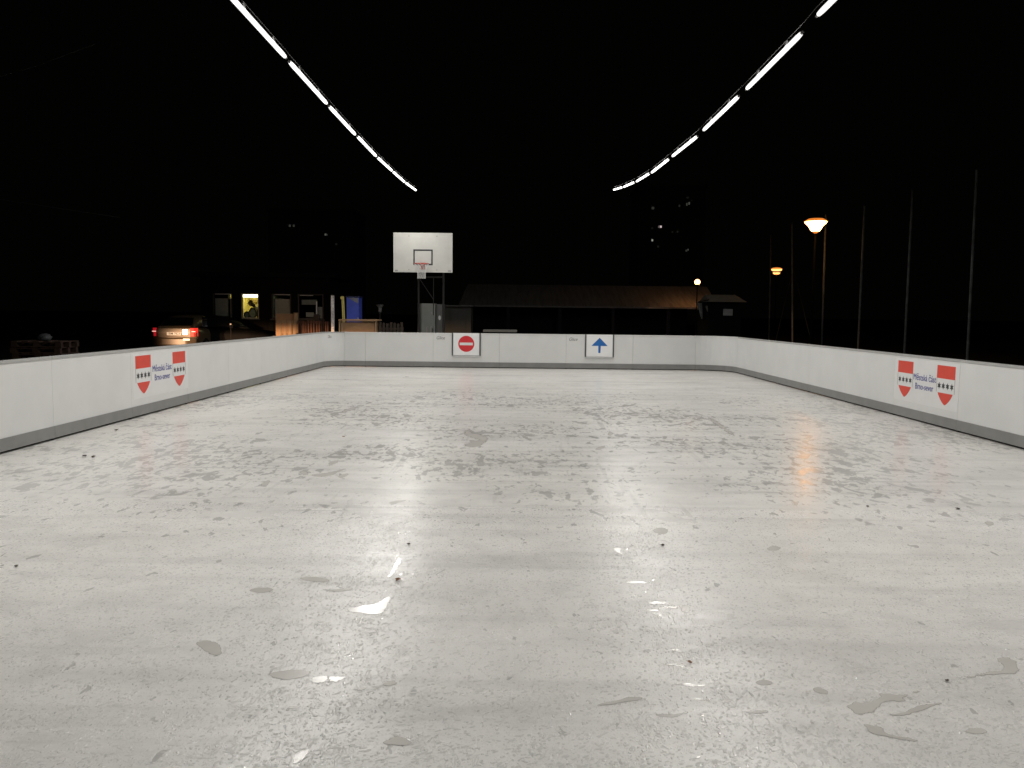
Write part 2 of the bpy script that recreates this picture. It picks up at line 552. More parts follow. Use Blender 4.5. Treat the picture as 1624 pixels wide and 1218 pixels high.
for (ox, oy, s), poly in PUD:
    P = [ground(ox + a / s, oy + b / s) for a, b in poly]
    for _ in range(2):      # corner cutting
        Q = []
        for i in range(len(P)):
            a, b = P[i], P[(i + 1) % len(P)]
            Q += [a * 0.75 + b * 0.25, a * 0.25 + b * 0.75]
        P = Q
    c = sum(P, Vector()) / len(P)
    size = sum((p - c).length for p in P) / len(P)
    x0, x1 = min(p.x for p in P), max(p.x for p in P)
    y0, y1 = min(p.y for p in P), max(p.y for p in P)
    wmin = min(x1 - x0, y1 - y0)
    soft_w = max(0.010, min(0.06, 0.13 * size))
    pad = soft_w * 1.2
    nx, ny = 44, 44
    poly2 = [(p.x, p.y) for p in P]

    def sdist(x, y):
        inside, best = False, 1e9
        for i in range(len(poly2)):
            (ax, ay), (bx, by) = poly2[i], poly2[i - 1]
            if (ay > y) != (by > y) and x < (bx - ax) * (y - ay) / (by - ay) + ax:
                inside = not inside
            dx, dy = bx - ax, by - ay
            t = max(0.0, min(1.0, ((x - ax) * dx + (y - ay) * dy) / (dx * dx + dy * dy + 1e-12)))
            best = min(best, (x - ax - t * dx) ** 2 + (y - ay - t * dy) ** 2)
        return math.sqrt(best) * (1 if inside else -1)
    D, V, Fc, idx = {}, [], [], {}
    for i in range(nx + 1):
        for j in range(ny + 1):
            x = x0 - pad + (x1 - x0 + 2 * pad) * i / nx
            y = y0 - pad + (y1 - y0 + 2 * pad) * j / ny
            D[i, j] = (x, y, sdist(x, y) / (2 * soft_w) + 0.5)
    dep = []
    for i in range(nx):
        for j in range(ny):
            q = [(i, j), (i + 1, j), (i + 1, j + 1), (i, j + 1)]
            if max(D[k][2] for k in q) <= 0.0:
                continue
            f = []
            for k in q:
                if k not in idx:
                    idx[k] = len(V)
                    V.append((D[k][0], D[k][1], 0.0015))
                    dep.append(max(0.0, min(1.0, D[k][2])))
                f.append(idx[k])
            Fc.append(f)
    me = bpy.data.meshes.new("puddle")
    me.from_pydata(V, [], Fc)
    at_ = me.attributes.new("depth", 'FLOAT', 'POINT')
    for i, q in enumerate(dep):
        at_.data[i].value = q
    me.materials.append(pm)
    o = bpy.data.objects.new("puddle", me)
    COL.objects.link(o)
    tag(o, kind="structure")

# beads and short ridges of water standing on the near floor: nobody could count them
dm, dnt, dp = new_mat("standing_water_drops")
dtc = dnt.nodes.new("ShaderNodeTexCoord").outputs["Object"]
dv = smooth(dnt, noise_n(dnt, dtc, 2.0, 3, 0.6).outputs["Fac"], 0.3, 0.7, 0.95, 1.05)
dsc = node(dnt, "ShaderNodeVectorMath", {0: (0.70, 0.69, 0.665)}, operation='SCALE')
dnt.links.new(dv, dsc.inputs["Scale"])
dnt.links.new(dsc.outputs[0], dp.inputs["Base Color"])
dp.inputs["Roughness"].default_value = 0.05
dp.inputs["IOR"].default_value = 1.33
rd = random.Random(5)
DV, DF = [], []
NS = 8
count = 0
while count < 9500:
    t = rd.random()
    y = 2.6 + 7.0 * t ** 1.5
    x = rd.uniform(-0.72, 0.72) * y
    if not (XL + 0.1 < x < XR - 0.1):
        continue
    q = mnoise.noise(Vector((x * 0.9, y * 0.9, 3.0)))
    if rd.random() > 0.55 + 0.9 * q:
        continue
    b = rd.uniform(0.0025, 0.0070)
    a = b * rd.choice((1.0, 1.2, 1.6, 2.2, 3.2))
    h = b * rd.uniform(0.07, 0.17)
    ang = 0.5 + 0.9 * mnoise.noise(Vector((x * 1.3, y * 1.3, 8.0))) + rd.gauss(0, 0.5)
    ca, sa = math.cos(ang), math.sin(ang)
    bend = rd.uniform(-0.35, 0.35) * a
    base_i = len(DV)
    for rr_, hh in ((1.0, 0.0003), (0.8, 0.42), (0.45, 0.85)):
        for k in range(NS):
            w_ = 2 * math.pi * k / NS
            u, v = a * rr_ * math.cos(w_), b * rr_ * math.sin(w_)
            v += bend * (u / a) ** 2
            DV.append((x + u * ca - v * sa, y + u * sa + v * ca, 0.0004 + (h * hh if hh > 0.01 else 0.0)))
    DV.append((x - bend * 0 * sa, y, 0.0004 + h))
    for r_i in range(2):
        for k in range(NS):
            p, q2 = base_i + r_i * NS + k, base_i + r_i * NS + (k + 1) % NS
            DF.append((p, q2, q2 + NS, p + NS))
    for k in range(NS):
        DF.append((base_i + 2 * NS + k, base_i + 2 * NS + (k + 1) % NS, base_i + 3 * NS))
    count += 1
wd_mesh = MB()
wd_mesh.v, wd_mesh.f = DV, DF
me = bpy.data.meshes.new("water_drops")
me.from_pydata(DV, [], DF)
for p in me.polygons:
    p.use_smooth = True
me.materials.append(dm)
o = bpy.data.objects.new("water_drops", me)
COL.objects.link(o)
tag(o, "clear beads of water standing on the near rink floor", kind="stuff")

# ------------------------------------------------------------------ rink barrier
white_board = mat("white_board_plastic", (0.625, 0.627, 0.618), rough=0.45, var=0.03, scale=2.0, bump=0.04, bscale=60, per_obj=0.008)
grey_kick = mat("grey_kick_plate", (0.205, 0.205, 0.198), rough=0.5, var=0.08, scale=4.0)
grey_rail = mat("grey_top_rail", (0.36, 0.36, 0.35), rough=0.45, var=0.06, scale=4.0)
dark_metal = mat("dark_metal", (0.03, 0.03, 0.03), rough=0.5, metal=0.6)
dark_groove = mat("dark_groove", (0.045, 0.05, 0.055), rough=0.6)
dark_grey_text = mat("grey_print", (0.12, 0.12, 0.12), rough=0.5)

barrier = thing("rink_barrier", (0.28, YB, 0), "low white rink boards with grey kick plate enclosing the wet rink floor", "rink boards")


def strip(pl, z0, z1, off, thick, name, m, bevel=0.0):
    """pl = list of (inner point, outward normal)"""
    rings = []
    for p, n in pl:
        a = p + n * off
        b = p + n * (off + thick)
        rings.append([(a.x, a.y, z0), (b.x, b.y, z0), (b.x, b.y, z1), (a.x, a.y, z1)])
    return MB().loft(rings).build(name, m, barrier, bevel=bevel)


def line_pts(x0, y0, x1, y1, n):
    return [(Vector((x0, y0)), Vector(n)), (Vector((x1, y1)), Vector(n))]


def arc_pts(cx, a0, a1, k=10, R=0.5):
    out = []
    for i in range(k + 1):
        a = a0 + (a1 - a0) * i / k
        n = Vector((math.cos(a), math.sin(a)))
        out.append((Vector((cx, YB - R)) + n * R, n))
    return out


panels = []
ys = [9.4 + 1.93 * i for i in range(-8, 7) if Y0 < 9.4 + 1.93 * i < YB - R0 - 0.5]
ys = [Y0] + ys + [YB - R0]
for a, b in zip(ys, ys[1:]):
    panels.append(line_pts(XL, a + 0.0015, XL, b - 0.0015, (-1, 0)))
panels.append(arc_pts(XL + R0, math.pi - 0.002, math.pi / 2 + 0.002, R=R0))
xs_ = [XL + R0] + [(px - 822) / F * YB for px in (580, 687.5, 792.5, 898.5, 1004)] + [XR - RR]
for a, b in zip(xs_, xs_[1:]):
    panels.append(line_pts(a + 0.002, YB, b - 0.002, YB, (0, 1)))
panels.append(arc_pts(XR - RR, math.pi / 2 - 0.002, 0.002, R=RR))
ys = [11.0 + 1.9 * i for i in range(-9, 6) if Y0 < 11.0 + 1.9 * i < YB - RR - 0.5]
ys = [Y0] + ys + [YB - RR]
for a, b in zip(ys, ys[1:]):
    panels.append(line_pts(XR, b - 0.0015, XR, a + 0.0015, (1, 0)))
for pl in panels:
    strip(pl, 0.165, WH - 0.034, 0.0, 0.03, "board_panel", white_board)
    # joined kick plate and rail pieces follow the same joints
    strip(pl, 0.025, 0.166, -0.012, 0.044, "kick_plate", grey_kick, bevel=0.003)
    strip(pl, WH - 0.035, WH, -0.010, 0.055, "top_rail", grey_rail if abs(pl[0][1].x) > 0.99 else white_board, bevel=0.006)
# small feet under the boards, keeping the shadow gap
for pl in panels:
    p, n = pl[0]
    d = Vector((p.x, p.y, 0)) + Vector((n.x, n.y, 0)) * 0.03
    MB().box(d.x - 0.02, d.x + 0.02, d.y - 0.02, d.y + 0.02, 0.001, 0.026).build("foot", dark_metal, barrier)


def wall_frame(origin, right, out):
    """matrix: local x = reading direction, y = up, z = towards the reader"""
    r3 = Vector((right[0], right[1], 0))
    o3 = Vector((out[0], out[1], 0))
    m = Matrix((r3, Vector((0, 0, 1)), o3)).transposed().to_4x4()
    m.translation = Vector(origin)
    return m


def emblem(px, wall_frame_fn, name="lettering"):
    pass


for x, z in (((699 - 822) / F * YB, 0.855), ((909 - 822) / F * YB, 0.855), ((1113 - 822) / F * YB, 0.865)):
    text_mesh("Glice", 0.135, wall_frame((x, YB - 0.0015 - (0.0 if x < 5 else -0.02), z), (1, 0), (0, -1)), "lettering", dark_grey_text, barrier, width=0.24, shear=0.3)
aa = math.radians(141)
nn = Vector((-math.cos(aa), -math.sin(aa)))
pp_ = Vector((XL + R0, YB - R0)) + Vector((math.cos(aa), math.sin(aa))) * (R0 - 0.004)
text_mesh("Glice", 0.12, wall_frame((pp_.x, pp_.y, 0.86), (-nn.y, nn.x) if -nn.y > 0 else (nn.y, -nn.x), nn), "lettering", dark_grey_text, barrier, width=0.15, shear=0.3)

# ------------------------------------------------------------------ municipal stickers
sheet_white = mat("sticker_white", (0.665, 0.663, 0.66), rough=0.4, var=0.02)
sign_red = mat("sticker_red", (0.62, 0.052, 0.030), rough=0.4, var=0.05)
sign_red2 = mat("sign_red", (0.60, 0.022, 0.030), rough=0.4, var=0.05)
ink_black = mat("sticker_black", (0.015, 0.018, 0.02), rough=0.4)
ink_blue = mat("sticker_blue", (0.03, 0.04, 0.26), rough=0.4)
sign_blue = mat("sign_blue", (0.008, 0.12, 0.40), rough=0.4, var=0.06)


def shield_poly(w, z0, z1, zt, n=14):
    """part of the shield outline between heights z0..z1; shield spans 0..zt"""
    def half(z):
        if z > 0.62 * zt:
            return w / 2
        t = 1 - z / (0.62 * zt)
        return w / 2 * (1 - t ** 2.5) ** 0.85 if t < 1 else 0.0
    zs = [z0 + (z1 - z0) * i / n for i in range(n + 1)]
    left = [(-half(z), z) for z in zs]
    right = [(half(z), z) for z in reversed(zs)]
    P = left + right
    out = []
    for p in P:
        if not out or (abs(p[0] - out[-1][0]) + abs(p[1] - out[-1][1])) > 1e-5:
            out.append(p)
    return out


def star_poly(cx, cz, r, k=6):
    return [(cx + (r if i % 2 == 0 else r * 0.5) * math.sin(math.pi * i / k), cz + (r if i % 2 == 0 else r * 0.5) * math.cos(math.pi * i / k)) for i in range(2 * k)]


def sticker(origin, right, out, label, s0, s1, t0, t1):
    """s0,s1: shield centres along reading direction; sheet from t0..t1"""
    Mx = wall_frame(origin, right, out)
    root = thing("town_sticker", origin, label, "sticker", "town coat of arms stickers on the side boards")

    def fn(a, b, d):
        return tuple(Mx @ Vector((a, b, d)))
    MB().prism([(t0, 0.27), (t1, 0.27), (t1, 0.935), (t0, 0.935)], fn, 0.0005, 0.0015).build("sheet", sheet_white, root)
    for s in (s0, s1):
        w_, zb, zt = 0.485, 0.328, 0.892
        H = zt - zb
        f2 = lambda a, b, d, s=s: fn(a + s, b + zb, d)
        sh = MB().prism(shield_poly(w_, 0.001, H, H, 24), f2, 0.0016, 0.0024).build("shield", mat("shield_white", (0.66, 0.66, 0.655), rough=0.4, var=0.02), root)
        MB().prism(shield_poly(w_, 0.378, H, H, 3), f2, 0.0026, 0.0034).build("red_band", sign_red, sh)
        MB().prism(shield_poly(w_ - 0.006, 0.003, 0.172, H, 16), f2, 0.0026, 0.0034).build("red_point", sign_red, sh)
        for k in range(4):
            MB().prism(star_poly((k - 1.5) * 0.112, 0.272, 0.052), f2, 0.0026, 0.0036).build("star", ink_black, sh)
        for sx in (-1, 1):
            x_ = sx * (w_ / 2 - 0.003)
            MB().prism([(x_ - 0.003, 0.175), (x_ + 0.003, 0.175), (x_ + 0.003, 0.377), (x_ - 0.003, 0.377)], f2, 0.0026, 0.0032).build("outline", dark_grey_text, sh)
    mid = (s0 + s1) / 2
    text_mesh("Městská část", 0.135, Mx @ Matrix.Translation((mid, 0.668, 0.0035)), "lettering", ink_blue, root, width=0.66)
    text_mesh("Brno-sever", 0.135, Mx @ Matrix.Translation((mid, 0.532, 0.0035)), "lettering", ink_blue, root, width=0.53)
    return root


yc = 12.34
sticker((XL, yc, 0), (0, 1), (1, 0), "white sticker with two red and white shields on the left boards, below the parked car", 11.71 - yc, 12.955 - yc, -0.96, 0.96)
yc = 11.95
sticker((XR, yc, 0), (0, -1), (-1, 0), "white sticker with two red and white shields on the boards below the net poles", yc - 12.54, yc - 11.35, -0.94, 0.945)

# ------------------------------------------------------------------ hung signs on the back boards
def hung_sign(px0, px1, label, name):
    X0, X1 = (px0 - 822) / F * YB, (px1 - 822) / F * YB
    xm = (X0 + X1) / 2
    y = YB
    root = thing(name, (xm, y - 0.02, 0.32), label, "sign", "signs slotted in the back boards")
    MB().box(X0 + 0.03, X1 - 0.03, y - 0.0215, y - 0.0135, 0.365, WH + 0.004).build("sign_plate", mat("sign_white", (0.77, 0.77, 0.77), rough=0.35, var=0.02), root)
    for x in (X0, X1):
        MB().box(x - 0.014, x + 0.014, y - 0.032, y - 0.0125, 0.352, WH + 0.006).build("side_channel", dark_groove, root)
    MB().box(X0 - 0.02, X1 + 0.02, y - 0.05, y - 0.0125, 0.328, 0.350).build("bottom_ledge", mat("ledge_grey", (0.55, 0.55, 0.55), rough=0.4), root, bevel=0.004)
    return root, xm, y - 0.0217


r1, xm, yf = hung_sign(718, 762.2, "square white sign with a red no entry disc on the back boards", "no_entry_sign")
cz = 0.693
disc = [(xm + 0.232 * math.cos(2 * math.pi * i / 48), cz + 0.232 * math.sin(2 * math.pi * i / 48)) for i in range(48)]
FR = lambda a, b, d: (a, yf - d, b)
MB().prism(disc, FR, 0.0005, 0.002).build("red_disc", sign_red2, r1)
MB().prism([(xm - 0.19, cz - 0.04), (xm + 0.19, cz - 0.04), (xm + 0.19, cz + 0.036), (xm - 0.19, cz + 0.036)], FR, 0.0022, 0.0034).build("white_bar", sheet_white, r1)
r2, xm, yf = hung_sign(929, 973.2, "square white sign with a blue upward arrow on the back boards", "arrow_sign")
H951 = 499 + SL * (951 - 822)
zz = lambda py: (H951 - py) / F * YB + CAM_H
arrow = [(xm, zz(535.5)), (xm + 0.232, zz(548.4)), (xm + 0.036, zz(548.4)), (xm + 0.030, zz(559.6)), (xm - 0.030, zz(559.6)), (xm - 0.036, zz(548.4)), (xm - 0.232, zz(548.4))]
MB().prism(arrow, lambda a, b, d: (a, yf - d, b), 0.0005, 0.002).build("blue_arrow", sign_blue, r2)

# ------------------------------------------------------------------ strings of tube lamps
tube_glow = emit("tube_lamp_core", (1.0, 0.98, 0.94), 7.0)
TUBE_W = 62.0
sleeve_m, snt, sp_ = new_mat("frosted_sleeve")
s_tr = node(snt, "ShaderNodeBsdfTransparent", {"Color": (1, 1, 1, 1)})
s_em = node(snt, "ShaderNodeEmission", {"Color": (1.0, 0.98, 0.94, 1), "Strength": 0.55})
s_ad = snt.nodes.new("ShaderNodeAddShader")
snt.links.new(s_tr.outputs[0], s_ad.inputs[0])
snt.links.new(s_em.outputs[0], s_ad.inputs[1])
snt.links.new(s_ad.outputs[0], snt.nodes["Material Output"].inputs["Surface"])
sleeve_m.cycles.emission_sampling = 'NONE'
cap_grey = mat("lamp_cap", (0.25, 0.25, 0.25), rough=0.5)
ORD = ["first", "second", "third", "fourth", "fifth", "sixth", "seventh", "eighth", "ninth", "tenth", "eleventh", "twelfth", "thirteenth", "fourteenth", "fifteenth", "sixteenth"]


def tube_lamp(p0, p1, label, group):
    c = (p0 + p1) / 2
    root = thing("tube_lamp", c, label, "lamp", group)
    d = (p1 - p0).normalized()
    L = (p1 - p0).length
    r = 0.031
    MB().tube([p0 + d * 0.05, p0 + d * 0.09, p0 + d * 0.16, p1 - d * 0.16, p1 - d * 0.09, p1 - d * 0.05], [0.007, 0.013, 0.019, 0.019, 0.013, 0.007], 12).build("light_core", tube_glow, root, smooth_=True)
    MB().tube([p0 + d * 0.04, p0 + d * 0.07, p0 + d * 0.17, p1 - d * 0.17, p1 - d * 0.07, p1 - d * 0.04], [0.010, 0.026, r, r, 0.026, 0.010], 16).build("frosted_sleeve", sleeve_m, root, smooth_=True)
    la = bpy.data.lights.new("tube_light", 'AREA')
    la.shape = 'RECTANGLE'
    la.size, la.size_y = 0.05, L - 0.2
    la.energy = TUBE_W * (L - 0.2) / 2.1
    la.color = (1.0, 0.975, 0.93)
    lo = bpy.data.objects.new("tube_light", la)
    COL.objects.link(lo)
    lo.parent = root
    side_ = d.cross(Vector((0, 0, 1))).normalized()
    up_ = side_.cross(d).normalized()
    ml = Matrix((side_, d, up_)).transposed().to_4x4()
    ml.translation = c - up_ * 0.042
    lo.matrix_local = parent_loc(root).inverted() @ ml
    for a, b in ((p0, p0 + d * 0.045), (p1 - d * 0.045, p1)):
        MB().tube([a, b], 0.016, 10).build("end_cap", cap_grey, root)
    for t in (0.25, 0.75):
        q = p0 + d * L * t
        MB().box(q.x - 0.012, q.x + 0.012, q.y - 0.02, q.y + 0.02, q.z + r, q.z + 0.095).build("hanger", cap_grey, root)
    return root


Lpx = [((371, 0), (454, 92)), ((458, 97), (519, 165)), ((521.5, 168), (564, 214)), ((566.5, 216), (597, 248)), ((598.5, 249.5), (622, 271)), ((623, 272), (642, 289)), ((643, 289.7), (660, 302))]
Rpx = [((1331, 0), (1295, 26)), ((1273, 51), (1183, 142)), ((1172, 152), (1115, 207)), ((1106, 216), (1066, 248)), ((1061, 252), (1033, 274)), ((1030, 275), (1009, 288)), ((1006, 289), (989, 296.5)), ((987, 297), (973, 301))]
XS = 3.2


def string(pxs, X, side, pitch, length):
    segs = []
    for a, b in pxs:
        segs.append([at_x(*a, X), at_x(*b, X)])
    # first one seen runs on past the frame edge
    e = segs[0][1]
    d = (segs[1][0] - segs[1][1]).normalized()
    segs[0][0] = Vector((X, e.y - length, e.z + 0.0))
    segs.reverse()                       # far end first
    y, z = segs[-1][0].y - (pitch - length), segs[-1][0].z
    zb = z
    while y > STRING_END:
        z2 = zb + 0.004 * max(0, 6 - y) ** 2 * 0.5
        segs.append([Vector((X, y - length, z2)), Vector((X, y, z2))])
        y -= pitch
    for i, (a, b) in enumerate(segs):
        tube_lamp(a, b, f"lit white tube lamp, {ORD[i]} from the far end of the {side} string", f"tube lamps on the {side} string")
    # the cable carrying them
    P = []
    far = segs[0][1]
    P.append(far + Vector((0, 24, 7.0)))
    P.append(far + Vector((0, 10, 2.5)))
    for a, b in segs:
        P += [b + Vector((0, 0, 0.10)), a + Vector((0, 0, 0.10))]
    o = MB().tube(P, 0.005, 6).build("lamp_cable", mat("black_cable", (0.015, 0.015, 0.015), rough=0.6))
    tag(o, f"thin black cable carrying the {side} string of tube lamps", "cable", "cables over the rink")


string(Lpx, -XS, "left", 2.33, 2.22)
string(Rpx, XS, "right", 2.62, 2.26)

# faint wires high on the left
for pts_, lab in ((((-30, 130), (60, 104), (150, 70)), "thin grey wire high in the dark sky, rising to the right"), (((-30, 312), (60, 325), (190, 345)), "thin grey wire in the dark sky, sinking to the right")):
    P = [at(a, b, 15.0) for a, b in pts_]
    o = MB().tube(P, 0.003, 6).build("overhead_wire", mat("grey_wire", (0.03, 0.03, 0.03), rough=0.6))
    tag(o, lab, "wire", "faint overhead wires")

# ------------------------------------------------------------------ fallen leaves
leaf_m = mat("brown_leaf", (0.07, 0.05, 0.035), rough=0.7, var=0.35, scale=60)
leaf_r = mat("rusty_leaf", (0.20, 0.09, 0.035), rough=0.6, var=0.35, scale=60)
LEAVES = [
    (631, 921, 0.085, leaf_r, "rust brown leaf lying at the edge of the bright puddle"),
    (648, 864, 0.06, leaf_m, "small dark leaf just beyond the bright puddle"),
    (1051, 866, 0.075, leaf_m, "dark oval leaf on bare floor near the right row of lamp reflections"),
    (1376, 804, 0.065, leaf_m, "small dark leaf right of the orange reflection"),
    (1519, 808, 0.10, leaf_m, "curled dark leaf near the boards under the right sticker"),
    (184.5, 683, 0.16, leaf_m, "curled dark leaf close to the left boards"),
    (134, 724, 0.13, leaf_m, "flat dark leaf below the left boards, left of a matching one"),
    (148, 725.5, 0.12, leaf_m, "flat dark leaf below the left boards, right of a matching one"),
    (26, 899, 0.055, leaf_m, "dark leaf at the left edge of the floor"),
    (1502, 1081, 0.04, leaf_m, "dark leaf scrap on the streak of melt water at lower right"),
    (1094, 1052, 0.05, leaf_r, "reddish leaf scrap among the right lamp reflections"),
    (545, 693, 0.07, leaf_r, "tiny red leaf on the streaked floor ahead of the left boards"),
]
for i, (px, py, s, m_, lab) in enumerate(LEAVES):
    s *= 0.45
    c = ground(px, py)
    rz = random.uniform(0, 6.28)
    rings = []
    for k in range(7):
        t = k / 6
        wd = 0.34 * s * math.sin(math.pi * min(1, t * 0.97 + 0.02)) ** 0.8 + 0.002
        y = (t - 0.5) * s
        zc = 0.004 + 0.10 * s * abs(t - 0.5) + 0.04 * s * math.sin(5 * t + i)
        ring = []
        for q in (-1, -0.5, 0, 0.5, 1):
            x = q * wd * (1 + 0.25 * math.sin(9 * t + 3 * q + i))
            zq = zc + abs(q) ** 1.5 * 0.18 * s
            ring.append((c.x + x * math.cos(rz) - y * math.sin(rz), c.y + x * math.sin(rz) + y * math.cos(rz), zq))
        rings.append(ring)
    o = MB().loft(rings, closed=False).build("fallen_leaf", m_, smooth_=True)
    so = o.modifiers.new("thick", 'SOLIDIFY')
    so.thickness = 0.0012
    tag(o, lab, "leaf", "fallen leaves on the rink floor")

# ------------------------------------------------------------------ basketball hoop
YH = 24.8
hoop = thing("basketball_hoop", (-2.955, YH + 0.6, G0), "basketball hoop with white backboard standing behind the back boards", "basketball hoop")
bw = mat("backboard_white", (0.50, 0.495, 0.465), rough=0.45, var=0.05, scale=3)
bx0, bx1, bz0, bz1 = -3.864, -2.045, 2.815, 4.02
bb = MB().box(bx0, bx1, YH, YH + 0.035, bz0, bz1).build("backboard", bw, hoop, bevel=0.004)
tx0, tx1, tz0, tz1, lw = -3.25, -2.652, 3.035, 3.515, 0.045
MB().box(tx0, tx1, YH - 0.003, YH, tz1 - lw, tz1).box(tx0, tx1, YH - 0.003, YH, tz0, tz0 + lw).box(tx0, tx0 + lw, YH - 0.003, YH, tz0 + lw, tz1 - lw).box(tx1 - lw, tx1, YH - 0.003, YH, tz0 + lw, tz1 - lw).build("target_square", ink_black, bb)
for x in (bx0 + 0.48, bx1 - 0.48):
    for z in (bz0 + 0.08, bz1 - 0.1):
        MB().box(x - 0.014, x + 0.014, YH - 0.008, YH, z - 0.014, z + 0.014).build("bolt", cap_grey, bb)
for x in (bx0 + 0.09, bx1 - 0.09):
    MB().box(x - 0.045, x + 0.045, YH - 0.0025, YH, bz0 + 0.03, bz0 + 0.07).build("corner_mark", cap_grey, bb)
hoop_red = mat("rim_red", (0.42, 0.07, 0.05), rough=0.5, var=0.15)
xr, yr, zr, Rr = -2.955, YH - 0.36, 3.06, 0.225
MB().tube([(xr + Rr * math.cos(2 * math.pi * i / 40), yr + Rr * math.sin(2 * math.pi * i / 40), zr) for i in range(41)], 0.011, 8, caps=False).build("rim", hoop_red, hoop, smooth_=True)
MB().box(xr - 0.07, xr + 0.07, YH - 0.012, YH - 0.004, zr - 0.16, zr + 0.05).box(xr - 0.06, xr + 0.06, yr + Rr - 0.005, YH - 0.004, zr - 0.012, zr + 0.012).add(
    [(xr - 0.05, YH - 0.012, zr - 0.15), (xr + 0.05, YH - 0.012, zr - 0.15), (xr + 0.05, YH - 0.12, zr - 0.013), (xr - 0.05, YH - 0.12, zr - 0.013)], [(0, 1, 2, 3)]).build("rim_bracket", hoop_red, hoop)
net = MB()
nk = 12
prof = [(0.222, 0), (0.18, -0.10), (0.145, -0.2), (0.125, -0.3), (0.12, -0.38), (0.125, -0.45)]
for s in (1, -1):
    for j in range(nk):
        P = []
        for i, (rr_, z) in enumerate(prof):
            a = 2 * math.pi * (j + s * 0.5 * i) / nk
            P.append((xr + rr_ * math.cos(a), yr + rr_ * math.sin(a), zr + z))
        net.tube(P, 0.0045, 5)
net.build("net", mat("net_white", (0.62, 0.62, 0.60), rough=0.8), hoop)
post_m = mat("hoop_post_dark", (0.010, 0.010, 0.010), rough=0.7)
xpl, xpr = (664.5 - 822) / F * 25.6, (703.7 - 822) / F * 25.6
for x in (xpl, xpr):
    MB().tube([(x, YH + 0.75, G0), (x, YH + 0.75, 3.7)], 0.035, 10).build("post", post_m, hoop)
    MB().tube([(x, YH + 0.75, 3.6), (x, YH + 0.036, 3.75)], 0.025, 8).build("arm", post_m, hoop)
    MB().tube([(x, YH + 0.75, 3.0), (x, YH + 0.036, 3.05)], 0.02, 8).build("arm", post_m, hoop)
MB().tube([(xpl, YH + 0.75, 2.7), (xpr, YH + 0.75, 2.7)], 0.025, 8).tube([(xpl, YH + 0.75, 2.7), ((xpl + xpr) / 2 + 0.08, YH + 0.75, 2.0)], 0.012, 8).tube([((xpl + xpr) / 2 + 0.08, YH + 0.75, 2.72), ((xpl + xpr) / 2 + 0.08, YH + 0.75, 1.5)], 0.014, 8).build("cross_brace", post_m, hoop)

# ------------------------------------------------------------------ cabinets behind the back boards
def px_box(px0, px1, py_top, Y):
    a, b = at(px0, py_top, Y), at(px1, py_top, Y)
    return a.x, b.x, (a.z + b.z) / 2


grey_cab = mat("cabinet_grey", (0.19, 0.2, 0.185), rough=0.5, var=0.06, scale=3)
x0, x1, zt = px_box(664.8, 690.3, 481.3, 26.0)
cabt = thing("electrical_cabinet", ((x0 + x1) / 2, 26.2, G0), "pale grey metal cabinet standing below the basketball backboard", "cabinet")
MB().box(x0, x1, 26.012, 26.45, G0, zt).build("body", grey_cab, cabt, bevel=0.008)
dr = MB().box(x0 + 0.015, x1 - 0.015, 26.0, 26.0119, 0.12, zt - 0.03).build("door", grey_cab, cabt, bevel=0.003)
MB().box(x1 - 0.09, x1 - 0.065, 25.975, 26.0, 0.95, 1.08).build("handle", dark_metal, dr)
MB().box(x1 - 0.14, x1 - 0.09, 25.998, 26.0, 1.55, 1.6).build("label_plate", cap_grey, dr)
x0, x1, zt = px_box(691.5, 704, 482.5, 26.05)
c2 = thing("meter_box", ((x0 + x1) / 2, 26.2, G0), "narrow dark grey cabinet with a small white sticker beside the pale one", "cabinet")
MB().box(x0, x1, 26.05, 26.45, G0, zt).build("body", mat("cabinet_dark", (0.075, 0.075, 0.072), rough=0.5), c2, bevel=0.008)
s = at(697, 504, 26.0)
MB().prism([(s.x - 0.045 * math.cos(t) , s.z + 0.075 * math.sin(t)) for t in [i * math.pi / 8 for i in range(16)]], lambda a, b, d: (a, d, b), 26.044, 26.049).build("sticker", mat("pale_sticker", (0.5, 0.5, 0.5)), c2)
for px in (676.8, 682.7):
    p = at(px, 520.5, 25.0)
    t_ = thing("steel_hook", (p.x, p.y, G0), "short pale steel rod rising behind the boards, %s of a pair before the grey cabinet" % ("left" if px < 680 else "right"), "rod", "pale steel rods")
    MB().tube([(p.x, p.y, G0), (p.x, p.y, p.z + 0.03)], 0.008, 8).build("rod", mat("steel_pale", (0.3, 0.3, 0.3), rough=0.4, metal=0.5), t_)
    MB().tube([(p.x, p.y, p.z + 0.03), (p.x + 0.02, p.y, p.z + 0.06), (p.x + 0.045, p.y, p.z + 0.03)], 0.007, 8).build("hook_end", MATS["steel_pale"], t_)
x0, x1, zt = px_box(705, 747, 484, 30.0)
sh = thing("equipment_shed", ((x0 + x1) / 2, 30.6, G0), "dim dark green shed right of the cabinets behind the boards", "shed")
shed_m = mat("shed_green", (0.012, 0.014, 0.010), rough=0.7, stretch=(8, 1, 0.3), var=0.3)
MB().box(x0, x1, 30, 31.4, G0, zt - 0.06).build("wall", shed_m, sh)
MB().box(x0 - 0.08, x1 + 0.08, 29.9, 31.5, zt - 0.058, zt).build("roof", mat("shed_roof", (0.02, 0.02, 0.02)), sh, bevel=0.01)
MB().box(x0 + 0.25, x1 - 0.2, 29.985, 29.999, 0.0, zt - 0.15).build("door", mat("shed_door", (0.010, 0.012, 0.010), stretch=(9, 1, 0.3), var=0.3), sh)

